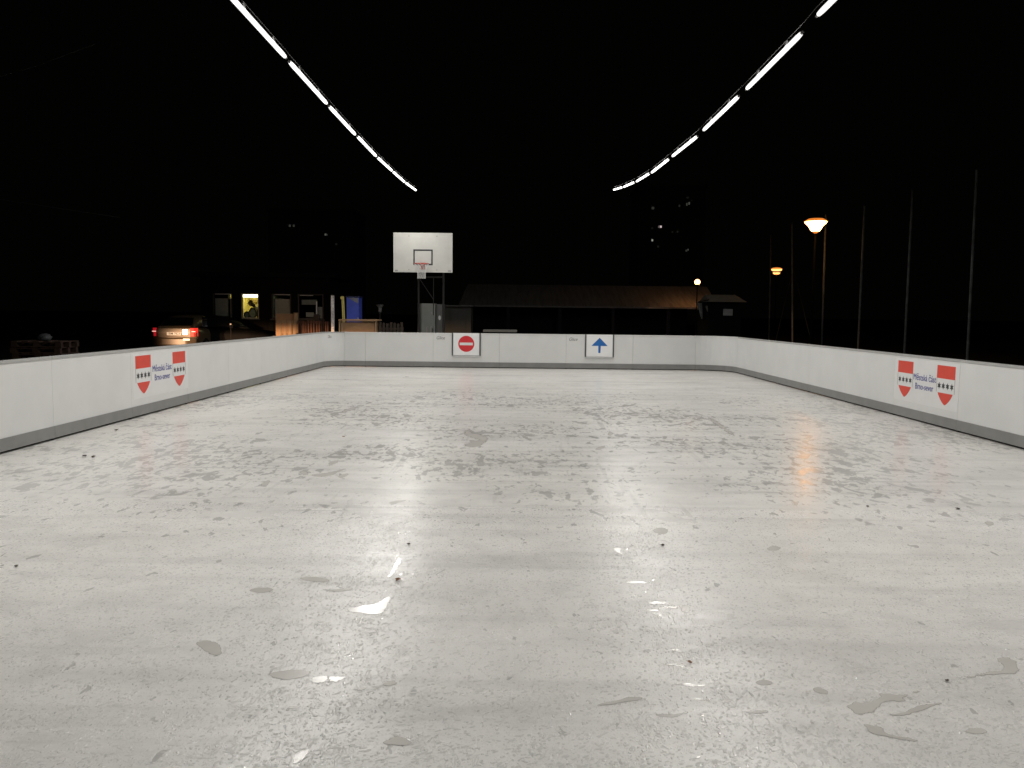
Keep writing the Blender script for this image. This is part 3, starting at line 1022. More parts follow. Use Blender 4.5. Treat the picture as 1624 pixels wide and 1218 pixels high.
# table top just above the boards
x0, x1, zt = px_box(766, 820, 523.3, 25.3)
tb = thing("trestle_table", ((x0 + x1) / 2, 25.6, G0), "grey table whose top shows just above the back boards", "table")
tm = mat("table_grey", (0.14, 0.135, 0.12), rough=0.6)
MB().box(x0, x1, 25.3, 26.0, zt - 0.07, zt).build("tabletop", tm, tb, bevel=0.006)
for x in (x0 + 0.06, x1 - 0.06):
    for y in (25.36, 25.94):
        MB().tube([(x, y, G0), (x, y, zt - 0.07)], 0.02, 8).build("leg", dark_metal, tb)

# ------------------------------------------------------------------ timber behind the left corner
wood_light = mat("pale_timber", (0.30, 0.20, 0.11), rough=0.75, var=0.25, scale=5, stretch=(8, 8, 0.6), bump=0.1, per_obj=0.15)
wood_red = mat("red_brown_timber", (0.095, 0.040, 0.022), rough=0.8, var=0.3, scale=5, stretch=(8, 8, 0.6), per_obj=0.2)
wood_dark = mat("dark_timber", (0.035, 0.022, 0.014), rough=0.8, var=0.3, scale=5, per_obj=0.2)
ply = mat("plywood_face", (0.33, 0.20, 0.105), rough=0.75, var=0.16, scale=2.5, stretch=(1, 1, 2.5), bump=0.08)

# crate with a lid
x0, x1, zt = px_box(537.5, 597, 506.5, 25.0)
cr = thing("plywood_crate", ((x0 + x1) / 2, 25.3, G0), "large plywood crate with overhanging lid behind the left corner boards", "crate")
MB().box(x0 + 0.06, x1 - 0.07, 25.03, 25.75, G0 + 0.1, zt - 0.10).build("front_panel", ply, cr)
MB().box(x0 - 0.01, x1 + 0.02, 24.95, 25.85, zt - 0.045, zt).build("lid", ply, cr, bevel=0.004)
for x in (x0 + 0.02, x1 - 0.02):
    MB().box(x - 0.02, x + 0.02, 24.98, 25.03, G0, zt - 0.046).build("corner_post", wood_light, cr)
MB().box(x0 + 0.06, x1 - 0.07, 24.985, 25.029, zt - 0.082, zt - 0.062).build("lid_batten", wood_light, cr)
MB().box(x0 + 0.1, x0 + 0.14, 25.0, 25.0299, 0.5, zt - 0.16).box(x0 + 0.06, x0 + 0.10, 25.002, 25.0298, 0.5, zt - 0.12).build("edge_batten", wood_light, cr)
x0, x1, zt = px_box(601, 640, 511, 25.6)
fp = thing("slatted_fence_panel", ((x0 + x1) / 2, 25.6, G0), "dim slatted wooden panel standing right of the plywood crate", "fence panel")
k = 0
x = x0
while x < x1 - 0.05:
    MB().box(x, x + 0.08, 25.6, 25.62, G0 + 0.02, zt - 0.02 * (k % 3)).build("slat", wood_dark, fp)
    x += 0.115
    k += 1
MB().box(x0, x1, 25.621, 25.65, 0.25, 0.33).box(x0, x1, 25.621, 25.65, zt - 0.25, zt - 0.17).build("rail", wood_dark, fp)


def pallet(px0, px1, pyt, Y, label, m, lean=0.0, gap=0.55, n=6):
    x0, x1, zt = px_box(px0, px1, pyt, Y)
    root = thing("wooden_pallet", ((x0 + x1) / 2, Y, G0), label, "pallet", "pallets and boards stood on edge by the cabin")
    W = x1 - x0
    st = W / n
    for i in range(n):
        a = x0 + st * i + st * (1 - gap) / 2 * random.uniform(0.5, 1.5)
        MB().box(a, a + st * gap, Y, Y + 0.022, G0 + 0.01, zt - random.uniform(0, 0.03)).build("deck_board", m, root)
    for z in (0.1, (zt + 0.1) / 2, zt - 0.12):
        MB().box(x0, x1, Y + 0.023, Y + 0.11, z, z + 0.09).build("stringer", m, root)
    return root


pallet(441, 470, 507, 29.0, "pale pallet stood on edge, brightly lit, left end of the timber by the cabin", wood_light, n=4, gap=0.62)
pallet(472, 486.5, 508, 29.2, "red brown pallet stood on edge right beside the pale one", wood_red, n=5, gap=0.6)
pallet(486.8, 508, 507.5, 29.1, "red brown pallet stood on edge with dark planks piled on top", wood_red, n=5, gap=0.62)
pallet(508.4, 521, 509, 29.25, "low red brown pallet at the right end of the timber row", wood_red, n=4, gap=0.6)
x0, x1, zt = px_box(485, 507, 502, 29.2)
pl_ = thing("plank_pile", ((x0 + x1) / 2, 29.2, zt - 0.15), "dark planks piled on top of the upright pallets", "planks")
for i, (a, b, h) in enumerate(((0, 1, 0), (0.05, 0.97, 0.045), (0.55, 0.95, 0.09), (0.6, 0.98, 0.135), (0.62, 0.9, 0.18))):
    MB().box(x0 + (x1 - x0) * a, x0 + (x1 - x0) * b, 29.1 + 0.01 * i, 29.34, zt - 0.13 + h, zt - 0.13 + h + 0.04).build("plank", wood_dark, pl_)
# pale board added for the patch of light on the cabin wall
x0, x1, zt = px_box(437, 466, 497.5, 29.5)
o = thing("lit_wall_board", ((x0 + x1) / 2, 29.5, G0), "pale board added where light falls on the cabin wall behind the pale pallet", "board")
MB().box(x0, x1, 29.5, 29.53, G0, zt).build("panel", ply, o)
for z in (0.4, 1.1):
    MB().box(x0 + 0.02, x1 - 0.02, 29.531, 29.57, z, z + 0.06).build("batten", wood_light, o)
x0, x1, zt = px_box(466, 472, 497, 29.35)
o = thing("timber_post", ((x0 + x1) / 2, 29.4, G0), "pale upright timber post between the pale and red brown pallets", "post")
MB().box(x0, x1, 29.35, 29.45, G0, zt).build("shaft", wood_light, o, bevel=0.006)
MB().box(x0 - 0.012, x1 + 0.012, 29.338, 29.462, zt + 0.001, zt + 0.025).build("cap", wood_light, o)

# pallet stack far left
def flat_pallet(cx, cy, z, label, m):
    root = thing("stacked_pallet", (cx, cy, z), label, "pallet", "stack of pallets beyond the left boards")
    for i in range(5):
        a = cx - 0.6 + i * 0.26
        MB().box(a, a + 0.15, cy - 0.4, cy + 0.4, z + 0.122, z + 0.144).build("deck_board", m, root)
    for y in (-0.4, -0.05, 0.3):
        for x in (-0.6, -0.07, 0.46):
            MB().box(cx + x, cx + x + 0.14, cy + y, cy + y + 0.1, z + 0.022, z + 0.100).build("block", m, root)
        MB().box(cx - 0.6, cx + 0.6, cy + y, cy + y + 0.1, z + 0.101, z + 0.121).build("stringer", m, root)
        MB().box(cx - 0.6, cx + 0.6, cy + y, cy + y + 0.1, z, z + 0.021).build("skid", m, root)
    return root


wood_dim = mat('stack_timber', (0.05, 0.026, 0.016), rough=0.85, var=0.3, scale=5, per_obj=0.2)  # plain dark brown timber for the stacked pallets
pc = at(56, 542, 19.0)
for i in range(6):
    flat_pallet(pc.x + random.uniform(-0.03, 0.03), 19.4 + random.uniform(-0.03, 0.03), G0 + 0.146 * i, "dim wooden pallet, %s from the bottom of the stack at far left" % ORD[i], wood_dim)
zt = G0 + 0.146 * 6
o = thing("bundled_tarp", (pc.x + 0.05, 19.3, zt), "small grey bundle lying on the pallet stack", "bundle")
bmx = bmesh.new()
bmesh.ops.create_icosphere(bmx, subdivisions=3, radius=1.0)
mb = MB()
mb.v = [(pc.x + 0.05 + v.co.x * 0.16 * (1 + 0.3 * mnoise.noise(v.co * 2)), 19.3 + v.co.y * 0.14, zt + 0.07 + max(-0.068, v.co.z * 0.10 * (1 + 0.4 * mnoise.noise(v.co * 3)))) for v in bmx.verts]
mb.f = [tuple(v.index for v in f.verts) for f in bmx.faces]
bmx.free()
mb.build("cloth", mat("tarp_grey", (0.08, 0.09, 0.09), rough=0.7, bump=0.3, bscale=20), o, smooth_=True)
MB().tube([(pc.x + 0.05 + 0.1 * math.cos(t), 19.3 + 0.15 * math.sin(t), zt + 0.06 + 0.07 * math.sin(t * 2) ** 2) for t in [i * math.pi / 8 for i in range(17)]], 0.008, 6).build("strap", dark_metal, o)

# ------------------------------------------------------------------ cabin with windows
YC = 32.0
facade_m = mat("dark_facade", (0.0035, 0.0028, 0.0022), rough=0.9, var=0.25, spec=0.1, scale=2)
cx0 = at(318, 470, YC).x
cx1 = at(523, 470, YC).x
ctop = at(420, 440, YC).z
cabin = thing("low_cabin", ((cx0 + cx1) / 2, YC + 1.7, G0), "long dark cabin with one lit yellow window and three dim ones", "cabin")
WIN = [(337, 368.5), (382.5, 410.5), (430.5, 461.5), (472, 513)]
wz1, wz0 = at(400, 465.5, YC).z, at(400, 505.5, YC).z
wx = [(at(a, 480, YC).x, at(b, 480, YC).x) for a, b in WIN]
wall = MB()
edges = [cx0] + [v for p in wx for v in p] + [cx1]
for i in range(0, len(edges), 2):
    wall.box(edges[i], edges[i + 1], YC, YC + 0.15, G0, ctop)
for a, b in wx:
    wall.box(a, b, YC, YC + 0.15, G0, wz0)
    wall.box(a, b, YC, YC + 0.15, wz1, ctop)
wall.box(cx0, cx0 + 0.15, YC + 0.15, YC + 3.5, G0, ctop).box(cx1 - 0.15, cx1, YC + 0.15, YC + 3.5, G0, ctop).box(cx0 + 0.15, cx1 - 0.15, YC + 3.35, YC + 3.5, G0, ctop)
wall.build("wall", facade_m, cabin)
MB().box(cx0 - 0.25, cx1 + 0.25, YC - 0.25, YC + 3.75, ctop + 0.002, ctop + 0.18).build("roof", mat("cabin_roof", (0.003, 0.003, 0.003), rough=0.9, spec=0.1), cabin, bevel=0.02)
frame_m = mat("window_frame_dark", (0.012, 0.011, 0.010), rough=0.6)
blind_m = mat("window_blind", (0.55, 0.45, 0.37), rough=0.8, stretch=(0.5, 1, 14), var=0.15)
pane_m = glass("window_glass")
pale_frame = mat("window_rail_pale", (0.36, 0.35, 0.34), rough=0.5)
for i, (a, b) in enumerate(wx):
    wf = MB().box(a, a + 0.05, YC + 0.02, YC + 0.09, wz0, wz1).box(b - 0.05, b, YC + 0.02, YC + 0.09, wz0, wz1).box(a + 0.05, b - 0.05, YC + 0.02, YC + 0.09, wz0, wz0 + 0.05)
    wf = wf.box(a + 0.05, b - 0.05, YC + 0.021, YC + 0.089, wz1 - 0.04, wz1).build("window", frame_m if i != 1 else mat("window_frame_lit", (0.3, 0.28, 0.2)), cabin)  # second window: room light put into a paler copy of the frame
    MB().box(a + 0.05, b - 0.05, YC + 0.05, YC + 0.056, wz0 + 0.05, wz1 - 0.04).build("pane", pane_m, wf)
    MB().box(a - 0.05, b + 0.05, YC - 0.08, YC - 0.001, wz0 - 0.04, wz0 - 0.002).build("sill", frame_m, wf)
    if i in (0, 2):
        MB().box(a + 0.05, b - 0.05, YC + 0.16, YC + 0.175, wz0, wz1 - 0.2).build("blind", blind_m, wf)
        MB().box(a + 0.12, b - 0.04, YC - 0.012, YC + 0.019, wz1 - 0.05, wz1 - 0.02).build("blind_rail", pale_frame, wf)
    if i == 3:
        MB().box(a + 0.10, a + 0.62, YC - 0.012, YC + 0.019, wz1 - 0.07, wz1 - 0.04).build("blind_rail", pale_frame, wf)
        MB().box(a + 0.12, b - 0.3, YC + 0.16, YC + 0.17, wz1 - 0.42, wz1 - 0.22).build("notice", mat("dim_notice", (0.32, 0.29, 0.26)), wf)
        MB().box(b - 0.30, b - 0.26, YC + 0.0, YC + 0.05, wz0 + 0.2, wz1 - 0.28).build("mullion", mat("mullion_white", (0.75, 0.73, 0.70)), wf)
        MB().box(a + 0.3, a + 0.62, YC + 0.11, YC + 0.12, wz0 + 0.10, wz0 + 0.28).build("notice", mat("pale_notice", (0.55, 0.46, 0.40)), wf)
        MB().box(b - 0.26, b - 0.05, YC + 0.12, YC + 0.13, wz0, wz0 + 0.5).build("curtain", mat("curtain_pale", (0.40, 0.34, 0.30), stretch=(14, 1, 0.4), var=0.25), wf)
# lit room behind the second window
a, b = wx[1]
rx0, rx1, ry0, ry1, rz0, rz1 = a - 0.5, b + 0.5, YC + 0.16, YC + 2.6, 0.25, wz1 + 0.12
room_m = mat("room_cream", (0.88, 0.78, 0.38), rough=0.8, var=0.06)
MB().box(rx0, rx1, ry1, ry1 + 0.08, rz0, rz1).box(rx0 - 0.08, rx0, ry0, ry1, rz0, rz1).box(rx1, rx1 + 0.08, ry0, ry1, rz0, rz1).build("inner_wall", room_m, cabin)
MB().box(rx0 - 0.08, rx1 + 0.08, ry0, ry1 + 0.08, rz1 + 0.002, rz1 + 0.05).build("inner_ceiling", room_m, cabin)
MB().box(rx0 - 0.08, rx1 + 0.08, ry0, ry1 + 0.08, rz0 - 0.05, rz0 - 0.002).build("inner_floor", mat("room_floor", (0.15, 0.12, 0.08)), cabin)
MB().box(rx0 + 0.05, rx1 - 0.05, ry0 + 1.2, ry0 + 1.36, wz1 - 0.125, wz1 + 0.08).build("ceiling_light", emit("room_light", (1.0, 0.88, 0.42), 6.5), cabin)
MB().box((a + b) / 2 - 0.06, (a + b) / 2 - 0.02, ry1 - 0.03, ry1 - 0.001, 1.2, 2.1).build("door_jamb", mat("jamb_white", (0.85, 0.8, 0.5)), cabin)
MB().box(rx0 + 0.1, rx1 - 0.1, ry1 - 0.3, ry1 - 0.002, wz1 - 0.30, wz1 - 0.20).build("shelf", mat("shelf_wood", (0.40, 0.30, 0.12)), cabin)

# the person in the lit window
YP = YC + 0.75
hc = at(398.6, 481.5, YP)
per = thing("person", (hc.x + 0.45, YP, 0.25), "person in dark jacket and peaked cap bending forward in the lit yellow window", "person")
cloth = mat("dark_jacket", (0.02, 0.017, 0.014), rough=0.85, bump=0.2, bscale=30)
skin = mat("skin", (0.30, 0.17, 0.11), rough=0.6)
hx, hz = hc.x, hc.z


def skin_fig(name, verts, edges, radii, m, parent, root_i=0, sub=2):
    me = bpy.data.meshes.new(name)
    W = parent_loc(parent).inverted()
    me.from_pydata([tuple(W @ Vector(v)) for v in verts], edges, [])
    o = bpy.data.objects.new(name, me)
    COL.objects.link(o)
    o.parent = parent
    me.materials.append(m)
    o.modifiers.new("skin", 'SKIN')
    bs = bmesh.new()
    bs.from_mesh(me)
    lay = bs.verts.layers.skin.verify()
    bs.verts.ensure_lookup_table()
    for i, r in enumerate(radii):
        bs.verts[i][lay].radius = r if isinstance(r, tuple) else (r, r)
        bs.verts[i][lay].use_root = (i == root_i)
    bs.to_mesh(me)
    bs.free()
    s = o.modifiers.new("sub", 'SUBSURF')
    s.levels = s.render_levels = sub
    for md in o.modifiers:
        if md.type == 'SKIN':
            md.use_smooth_shade = True
    return o


pel = Vector((hx + 0.42, YP, hz - 0.72))
V = [pel, Vector((hx + 0.37, YP, hz - 0.48)), Vector((hx + 0.26, YP, hz - 0.26)), Vector((hx + 0.14, YP, hz - 0.13)), Vector((hx + 0.04, YP, hz - 0.02)), Vector((hx - 0.01, YP, hz + 0.06))]
E = [(0, 1), (1, 2), (2, 3), (3, 4), (4, 5)]
Rd = [(0.15, 0.17), (0.14, 0.16), (0.14, 0.19), 0.06, (0.095, 0.08), (0.075, 0.065)]
for sy in (-1, 1):
    i0 = len(V)
    V += [Vector((hx + 0.24, YP + sy * 0.19, hz - 0.24)), Vector((hx + 0.10, YP + sy * 0.23, hz - 0.48)), Vector((hx - 0.12, YP + sy * 0.16, hz - 0.40)), Vector((hx - 0.19, YP + sy * 0.14, hz - 0.38))]
    Rd += [0.065, 0.05, 0.036, 0.03]
    E += [(2, i0), (i0, i0 + 1), (i0 + 1, i0 + 2), (i0 + 2, i0 + 3)]
    i1 = len(V)
    V += [pel + Vector((0, sy * 0.10, -0.06)), Vector((pel.x - 0.04, YP + sy * 0.11, 0.72)), Vector((pel.x + 0.02, YP + sy * 0.11, 0.33)), Vector((pel.x - 0.14, YP + sy * 0.12, 0.28))]
    Rd += [0.09, 0.062, 0.042, 0.035]
    E += [(0, i1), (i1, i1 + 1), (i1 + 1, i1 + 2), (i1 + 2, i1 + 3)]
skin_fig("body", V, E, Rd, cloth, per)
# head surface: face looking left and down, with nose, chin, ear
fb = bmesh.new()
bmesh.ops.create_uvsphere(fb, u_segments=24, v_segments=16, radius=1)
tilt = Matrix.Rotation(rad(-22), 4, 'Y')
hm = MB()
for v in fb.verts:
    c = v.co.copy()
    x, y, z = c.x * 0.098, c.y * 0.077, c.z * 0.122
    if c.x < -0.2:
        nose = math.exp(-((c.y / 0.22) ** 2 + ((c.z + 0.05) / 0.22) ** 2))
        x -= 0.028 * nose
        chin = math.exp(-((c.y / 0.4) ** 2 + ((c.z + 0.75) / 0.25) ** 2))
        x -= 0.02 * chin
        eye = math.exp(-(((abs(c.y) - 0.4) / 0.16) ** 2 + ((c.z - 0.12) / 0.14) ** 2))
        x += 0.010 * eye
        mouth = math.exp(-((c.y / 0.35) ** 2 + ((c.z + 0.42) / 0.07) ** 2))
        x += 0.006 * mouth
    hm.v.append(tuple(Vector((hx - 0.015, YP, hz + 0.01)) + tilt @ Vector((x, y, z))))
hm.f = [tuple(v.index for v in f.verts) for f in fb.faces]
fb.free()
hm.build("face", skin, per, smooth_=True)
# cap with peak
cp = MB()
rings = []
for t in range(7):
    a = t / 6 * math.pi / 2
    rings.append([tuple(Vector((hx - 0.015, YP, hz + 0.01)) + tilt @ Vector((0.108 * math.cos(a) * math.cos(q) + 0.008, 0.088 * math.cos(a) * math.sin(q), 0.03 + 0.112 * math.sin(a)))) for q in [2 * math.pi * j / 20 for j in range(20)]])
rings[-1] = [rings[-1][0]] * 20 if False else rings[-1]
cp.loft(rings)
peak = [(-0.085, -0.07), (-0.15, -0.055), (-0.185, 0.0), (-0.15, 0.055), (-0.085, 0.07)]
cp.prism(peak, lambda a, b, d: tuple(Vector((hx - 0.015, YP, hz + 0.01)) + tilt @ Vector((a, b, 0.04 + d - 0.1 * max(0, -a - 0.09)))), 0.0, 0.008)
cp.build("cap", mat("brown_cap", (0.035, 0.022, 0.012), rough=0.85), per, smooth_=False)
for sy in (-1, 1):
    w0 = Vector((hx - 0.19, YP + sy * 0.14, hz - 0.38))
    HV = [w0, w0 + Vector((-0.05, 0, -0.01))]
    HE = [(0, 1)]
    HR = [0.024, (0.038, 0.016)]
    for f_ in range(5):
        off = (f_ - 1.5) * 0.018
        ln = (0.075, 0.085, 0.08, 0.062, 0.05)[f_]
        i0 = len(HV)
        if f_ < 4:
            b0 = w0 + Vector((-0.085, off, -0.012))
            HV += [b0, b0 + Vector((-ln * 0.5, off * 0.1, -0.012)), b0 + Vector((-ln * 0.8, off * 0.1, -ln * 0.45))]
        else:
            b0 = w0 + Vector((-0.045, -sy * 0.045, -0.012))
            HV += [b0, b0 + Vector((-0.025, -sy * 0.012, -0.012)), b0 + Vector((-0.05, -sy * 0.012, -0.022))]
        HR += [0.0095, 0.0085, 0.007]
        HE += [(1, i0), (i0, i0 + 1), (i0 + 1, i0 + 2)]
    skin_fig("hand", HV, HE, HR, skin, per, 0, 1)

# round pale discs behind the sill of that window
disc_m = mat("pale_green_disc", (0.30, 0.34, 0.26), rough=0.5, var=0.2, scale=10)
for px, py, rx, rz, lab in ((400.6, 496.6, 4.4, 6.4, "large round pale green disc with dark rim standing in the lit window"), (391.4, 499.8, 2.6, 3.8, "small round pale disc with dark rim standing in the lit window")):
    c = at(px, py, YC + 0.3)
    s = (YC + 0.3) / F
    t_ = thing("round_disc", (c.x, c.y, c.z - rz * s), lab, "disc", "round discs in the lit window")
    MB().prism([(c.x + rx * s * math.cos(t), c.z + rz * s * math.sin(t)) for t in [i * math.pi / 16 for i in range(32)]], lambda a, b, d: (a, YC + 0.3 + d, b), 0, 0.03).build("plate", disc_m, t_)
    MB().tube([(c.x + (rx * s + 0.03) * math.cos(t), YC + 0.32, c.z + (rz * s + 0.03) * math.sin(t)) for t in [i * math.pi / 16 for i in range(33)]], 0.035, 8).build("rim", mat("disc_rim", (0.03, 0.03, 0.02)), t_)
    MB().box(c.x - 0.05, c.x + 0.05, YC + 0.3, YC + 0.36, wz0 - 0.3, c.z - rz * s - 0.03).build("stand", MATS["disc_rim"], t_)

# ------------------------------------------------------------------ cars
def car_model(cx, cy, rz, label, paint, lit):
    root = thing("parked_car", (cx, cy, G0), label, "car", "cars parked by the cabin", rz)
    Lc, Wd = 4.35, 0.865

    def ring(y, hw, z0, z1, n=20, e=4.0, top=1.0):
        out = []
        for i in range(n):
            a = 2 * math.pi * i / n + math.pi / n
            c, s = math.cos(a), math.sin(a)
            x = math.copysign(abs(c) ** (2 / e), c) * hw
            z = (z0 + z1) / 2 + math.copysign(abs(s) ** (2 / e), s) * (z1 - z0) / 2
            if s > 0:
                x *= 1 - (1 - top) * s
            out.append((x, y, z))
        return out
    st = [(0.0, 0.78, 0.36, 0.98), (0.05, 0.83, 0.30, 1.06), (0.35, 0.86, 0.24, 1.08), (1.0, 0.865, 0.22, 1.02), (2.2, 0.865, 0.22, 0.98), (3.1, 0.86, 0.22, 0.96), (3.8, 0.84, 0.24, 0.86), (4.2, 0.78, 0.28, 0.72), (4.35, 0.66, 0.34, 0.62)]
    body = local("body", MB().loft([ring(*s_) for s_ in st]), paint, root, smooth_=True)
    cab = [(0.22, 0.66, 0.98, 1.06), (0.55, 0.70, 0.98, 1.34), (0.95, 0.70, 0.98, 1.46), (1.7, 0.70, 0.96, 1.49), (2.4, 0.68, 0.95, 1.43), (3.05, 0.66, 0.94, 1.08), (3.3, 0.64, 0.93, 0.97)]
    local("cabin", MB().loft([ring(y, hw, a, b, 20, 4.0, 0.86) for y, hw, a, b in cab]), paint, root, smooth_=True)
    gm_ = mat("car_glass", (0.006, 0.007, 0.008), rough=0.08)
    local("rear_window", MB().add([(-0.58, 0.235, 1.09), (0.58, 0.235, 1.09), (0.50, 0.585, 1.38), (-0.50, 0.585, 1.38)], [(0, 1, 2, 3)]).add([(-0.58, 0.215, 1.09), (0.58, 0.215, 1.09), (0.50, 0.565, 1.385), (-0.50, 0.565, 1.385)], [(0, 1, 2, 3)]), gm_, root)
    for sx in (-1, 1):
        local("side_window", MB().prism([(0.8, 1.04), (2.75, 1.02), (2.2, 1.38), (1.0, 1.41)], lambda a, b, d, sx=sx: (sx * (0.715 - 0.16 * (b - 1.02) + d), a, b), -0.01, 0.012), gm_, root)
        local("mirror", MB().box(sx * 0.9 - 0.08, sx * 0.9 + 0.08, 2.55, 2.68, 0.98, 1.1), paint, root, bevel=0.02)
        for yw in (0.78, 3.45):
            wh = local("wheel", MB().tube([(sx * 0.88, yw, 0.31), (sx * 0.68, yw, 0.31)], 0.31, 28), mat("tyre", (0.012, 0.012, 0.012), rough=0.9), root, bevel=0.02)
            local("rim", MB().tube([(sx * 0.892, yw, 0.31), (sx * 0.87, yw, 0.31)], 0.2, 20), mat("alloy", (0.3, 0.3, 0.3), rough=0.3, metal=0.8), wh, frame=root)
    # rear end
    bum = local("bumper", MB().loft([[(-0.84, 0.10, z), (-0.80, -0.05, z), (-0.4, -0.10, z), (0.4, -0.10, z), (0.80, -0.05, z), (0.84, 0.10, z)] for z in (0.34, 0.40, 0.58, 0.64)], closed=False), paint, root, smooth_=True)
    sd = bum.modifiers.new("thick", 'SOLIDIFY')
    sd.thickness = 0.03
    local("boot_lid", MB().loft([[(-0.60, y, z), (0.60, y, z)] for y, z in ((-0.025, 0.66), (-0.035, 0.80), (-0.03, 0.98), (0.03, 1.07))], closed=False), paint, root)
    plm = emit("number_plate", (1.0, 0.72, 0.45), 0.42 if lit else 0.0)  # the plate lamp's light is put into the plate as glow
    pl = local("number_plate", MB().box(-0.26, 0.26, -0.05, -0.038, 0.735, 0.845), plm, root)
    W = parent_loc(root)
    text_mesh("1BM 7823", 0.11, W @ Matrix(((1, 0, 0, 0), (0, 0, -1, -0.052), (0, 1, 0, 0.79), (0, 0, 0, 1))), "lettering", ink_black, pl, width=0.45, bold=0.002)
    local("badge", MB().lathe([(0.001, -0.01), (0.05, -0.008), (0.05, 0.0), (0.03, 0.006)], (0, 0, 0), 16), mat("chrome", (0.6, 0.6, 0.6), rough=0.15, metal=1.0), root)
    bd = [c_ for c_ in kids(root) if c_.name.startswith("badge")][0]
    bd.matrix_local = Matrix.Translation((-0.02, -0.048, 0.93)) @ Matrix.Rotation(rad(90), 4, 'X')
    tl_on = emit("tail_light_bright", (1.0, 0.03, 0.02), 1.15, (0.4, 0.02, 0.02)) if lit else mat("tail_light_dark", (0.05, 0.004, 0.004), rough=0.2)
    tl_dim = emit("tail_light_dim", (1.0, 0.02, 0.035), 0.34, (0.3, 0.02, 0.02)) if lit else MATS["tail_light_dark"]
    for sx, m_ in ((-1, tl_dim), (1, tl_on)):
        x_in = 0.60 if sx > 0 else 0.70
        tl = local("tail_light", MB().loft([[(sx * x_in, -0.055, z), (sx * 0.74, -0.045, z), (sx * 0.835, 0.08, z), (sx * 0.835, 0.12, z), (sx * 0.66, 0.05, z)] for z in (0.70, 0.72, 0.98, 1.0)]), m_, root, bevel=0.008)
        if lit:
            local("lens_strip", MB().box(min(sx * 0.66, sx * 0.80), max(sx * 0.66, sx * 0.80), -0.058, -0.05, 0.862, 0.888), emit("lens_strip_lit", (1.0, 0.5, 0.42), 1.3), tl, frame=root)
    if lit:
        local("reversing_light", MB().loft([[(0.33, -0.06, z), (0.50, -0.06, z), (0.50, -0.03, z), (0.33, -0.03, z)] for z in (0.76, 0.78, 0.93, 0.95)]), emit("reversing_light_lit", (1.0, 0.80, 0.50), 7.0), root, bevel=0.012)
        local("bumper_glow", MB().box(0.36, 0.60, -0.112, -0.098, 0.55, 0.61), emit("bumper_glow_lit", (1.0, 0.72, 0.4), 2.2), root, bevel=0.01)  # lamp light reflected on the bumper, put in as a glowing block
    for sx in (-1, 1):
        local("headlight", MB().box(sx * 0.58 - 0.14, sx * 0.58 + 0.14, 4.12, 4.29, 0.58, 0.70), mat("headlamp_glass", (0.25, 0.25, 0.25), rough=0.1), root, bevel=0.03)
    return root


gold = mat("gold_paint", (0.12, 0.088, 0.05), rough=0.35, var=0.05, spec=0.6)
darkp = mat("black_paint", (0.003, 0.003, 0.003), rough=0.6, spec=0.15)
cc = at(276.5, 525, 29.5)
car_model(cc.x, 29.5, 0.0, "gold saloon car seen from behind with lit red tail lights", gold, True)
c2_ = at(345, 520, 30.6)
car_model(c2_.x - 2.3, 31.2, rad(-78), "black car parked under the dim cabin window, almost lost in the dark", darkp, False)
# a pale reflector seen at its flank
p = at(366, 514, 30.0)
o = thing("reflector_post", (p.x, p.y, G0), "thin dark post with a small pale reflector before the cabin", "reflector post")
MB().tube([(p.x, p.y, G0), (p.x, p.y, p.z + 0.03)], 0.012, 8).build("post", dark_metal, o)
MB().box(p.x - 0.03, p.x + 0.03, p.y - 0.02, p.y - 0.013, p.z - 0.02, p.z + 0.02).build("reflector", mat("reflector_pale", (0.85, 0.85, 0.85), rough=0.2), o)

# ------------------------------------------------------------------ blue locker, posts
x0, x1, zt = px_box(549.5, 569, 471.5, 28.5)
bl = thing("blue_cabin", ((x0 + x1) / 2, 28.8, G0), "tall blue plastic cabin with grey upper corner beside the yellow post", "portable cabin")
blue_m = mat("blue_plastic", (0.075, 0.12, 0.62), rough=0.45, var=0.12, scale=3)
MB().box(x0, x1, 28.51, 29.1, G0, zt).build("wall", blue_m, bl)
MB().box(x0 + 0.02, x1 - 0.015, 28.496, 28.509, 0.0, zt - 0.02).build("door", blue_m, bl)
pz = zt - 0.02
MB().prism([(x0 + 0.04, pz), (x1 - 0.016, pz), (x1 - 0.016, pz - 0.20)], lambda a, b, d: (a, 28.4955 - d, b), 0, 0.004).build("corner_panel", mat("grey_blue", (0.22, 0.23, 0.27), rough=0.5), bl)
MB().box(x1 - 0.04, x1 - 0.012, 28.47, 28.495, at(567, 506, 28.5).z - 0.03, at(567, 503.5, 28.5).z).build("latch", mat("latch_pale", (0.5, 0.5, 0.5)), bl)
MB().box(x0 - 0.03, x1 + 0.03, 28.46, 29.15, zt + 0.001, zt + 0.04).build("roof", mat("blue_roof", (0.012, 0.02, 0.07)), bl, bevel=0.01)
a, b = at(543.6, 470, 28.3), at(545.2, 508, 28.3)
o = thing("yellow_post", (b.x, b.y, G0), "slightly leaning yellow post beside the blue cabin", "post")
low = b + (b - a) * ((G0 - b.z) / (b.z - a.z))
yel = mat("yellow_paint", (0.80, 0.72, 0.22), rough=0.5, var=0.12)
for s_ in (-0.026, 0.024):
    MB().box(-0.018, 0.018, -0.02, 0.02, 0, 1, Matrix(((1, 0, a.x - low.x, low.x + s_), (0, 1, 0, low.y), (0, 0, a.z - low.z, low.z), (0, 0, 0, 1)))).build("rail", yel, o)
MB().box(a.x - 0.075, a.x + 0.01, a.y - 0.03, a.y - 0.021, a.z - 0.10, a.z - 0.01).build("flag_plate", yel, o)
x0, x1, zt = px_box(524.7, 529.3, 468.5, 28.4)
o = thing("white_post", ((x0 + x1) / 2, 28.4, G0), "weathered white square post left of the blue cabin", "post")
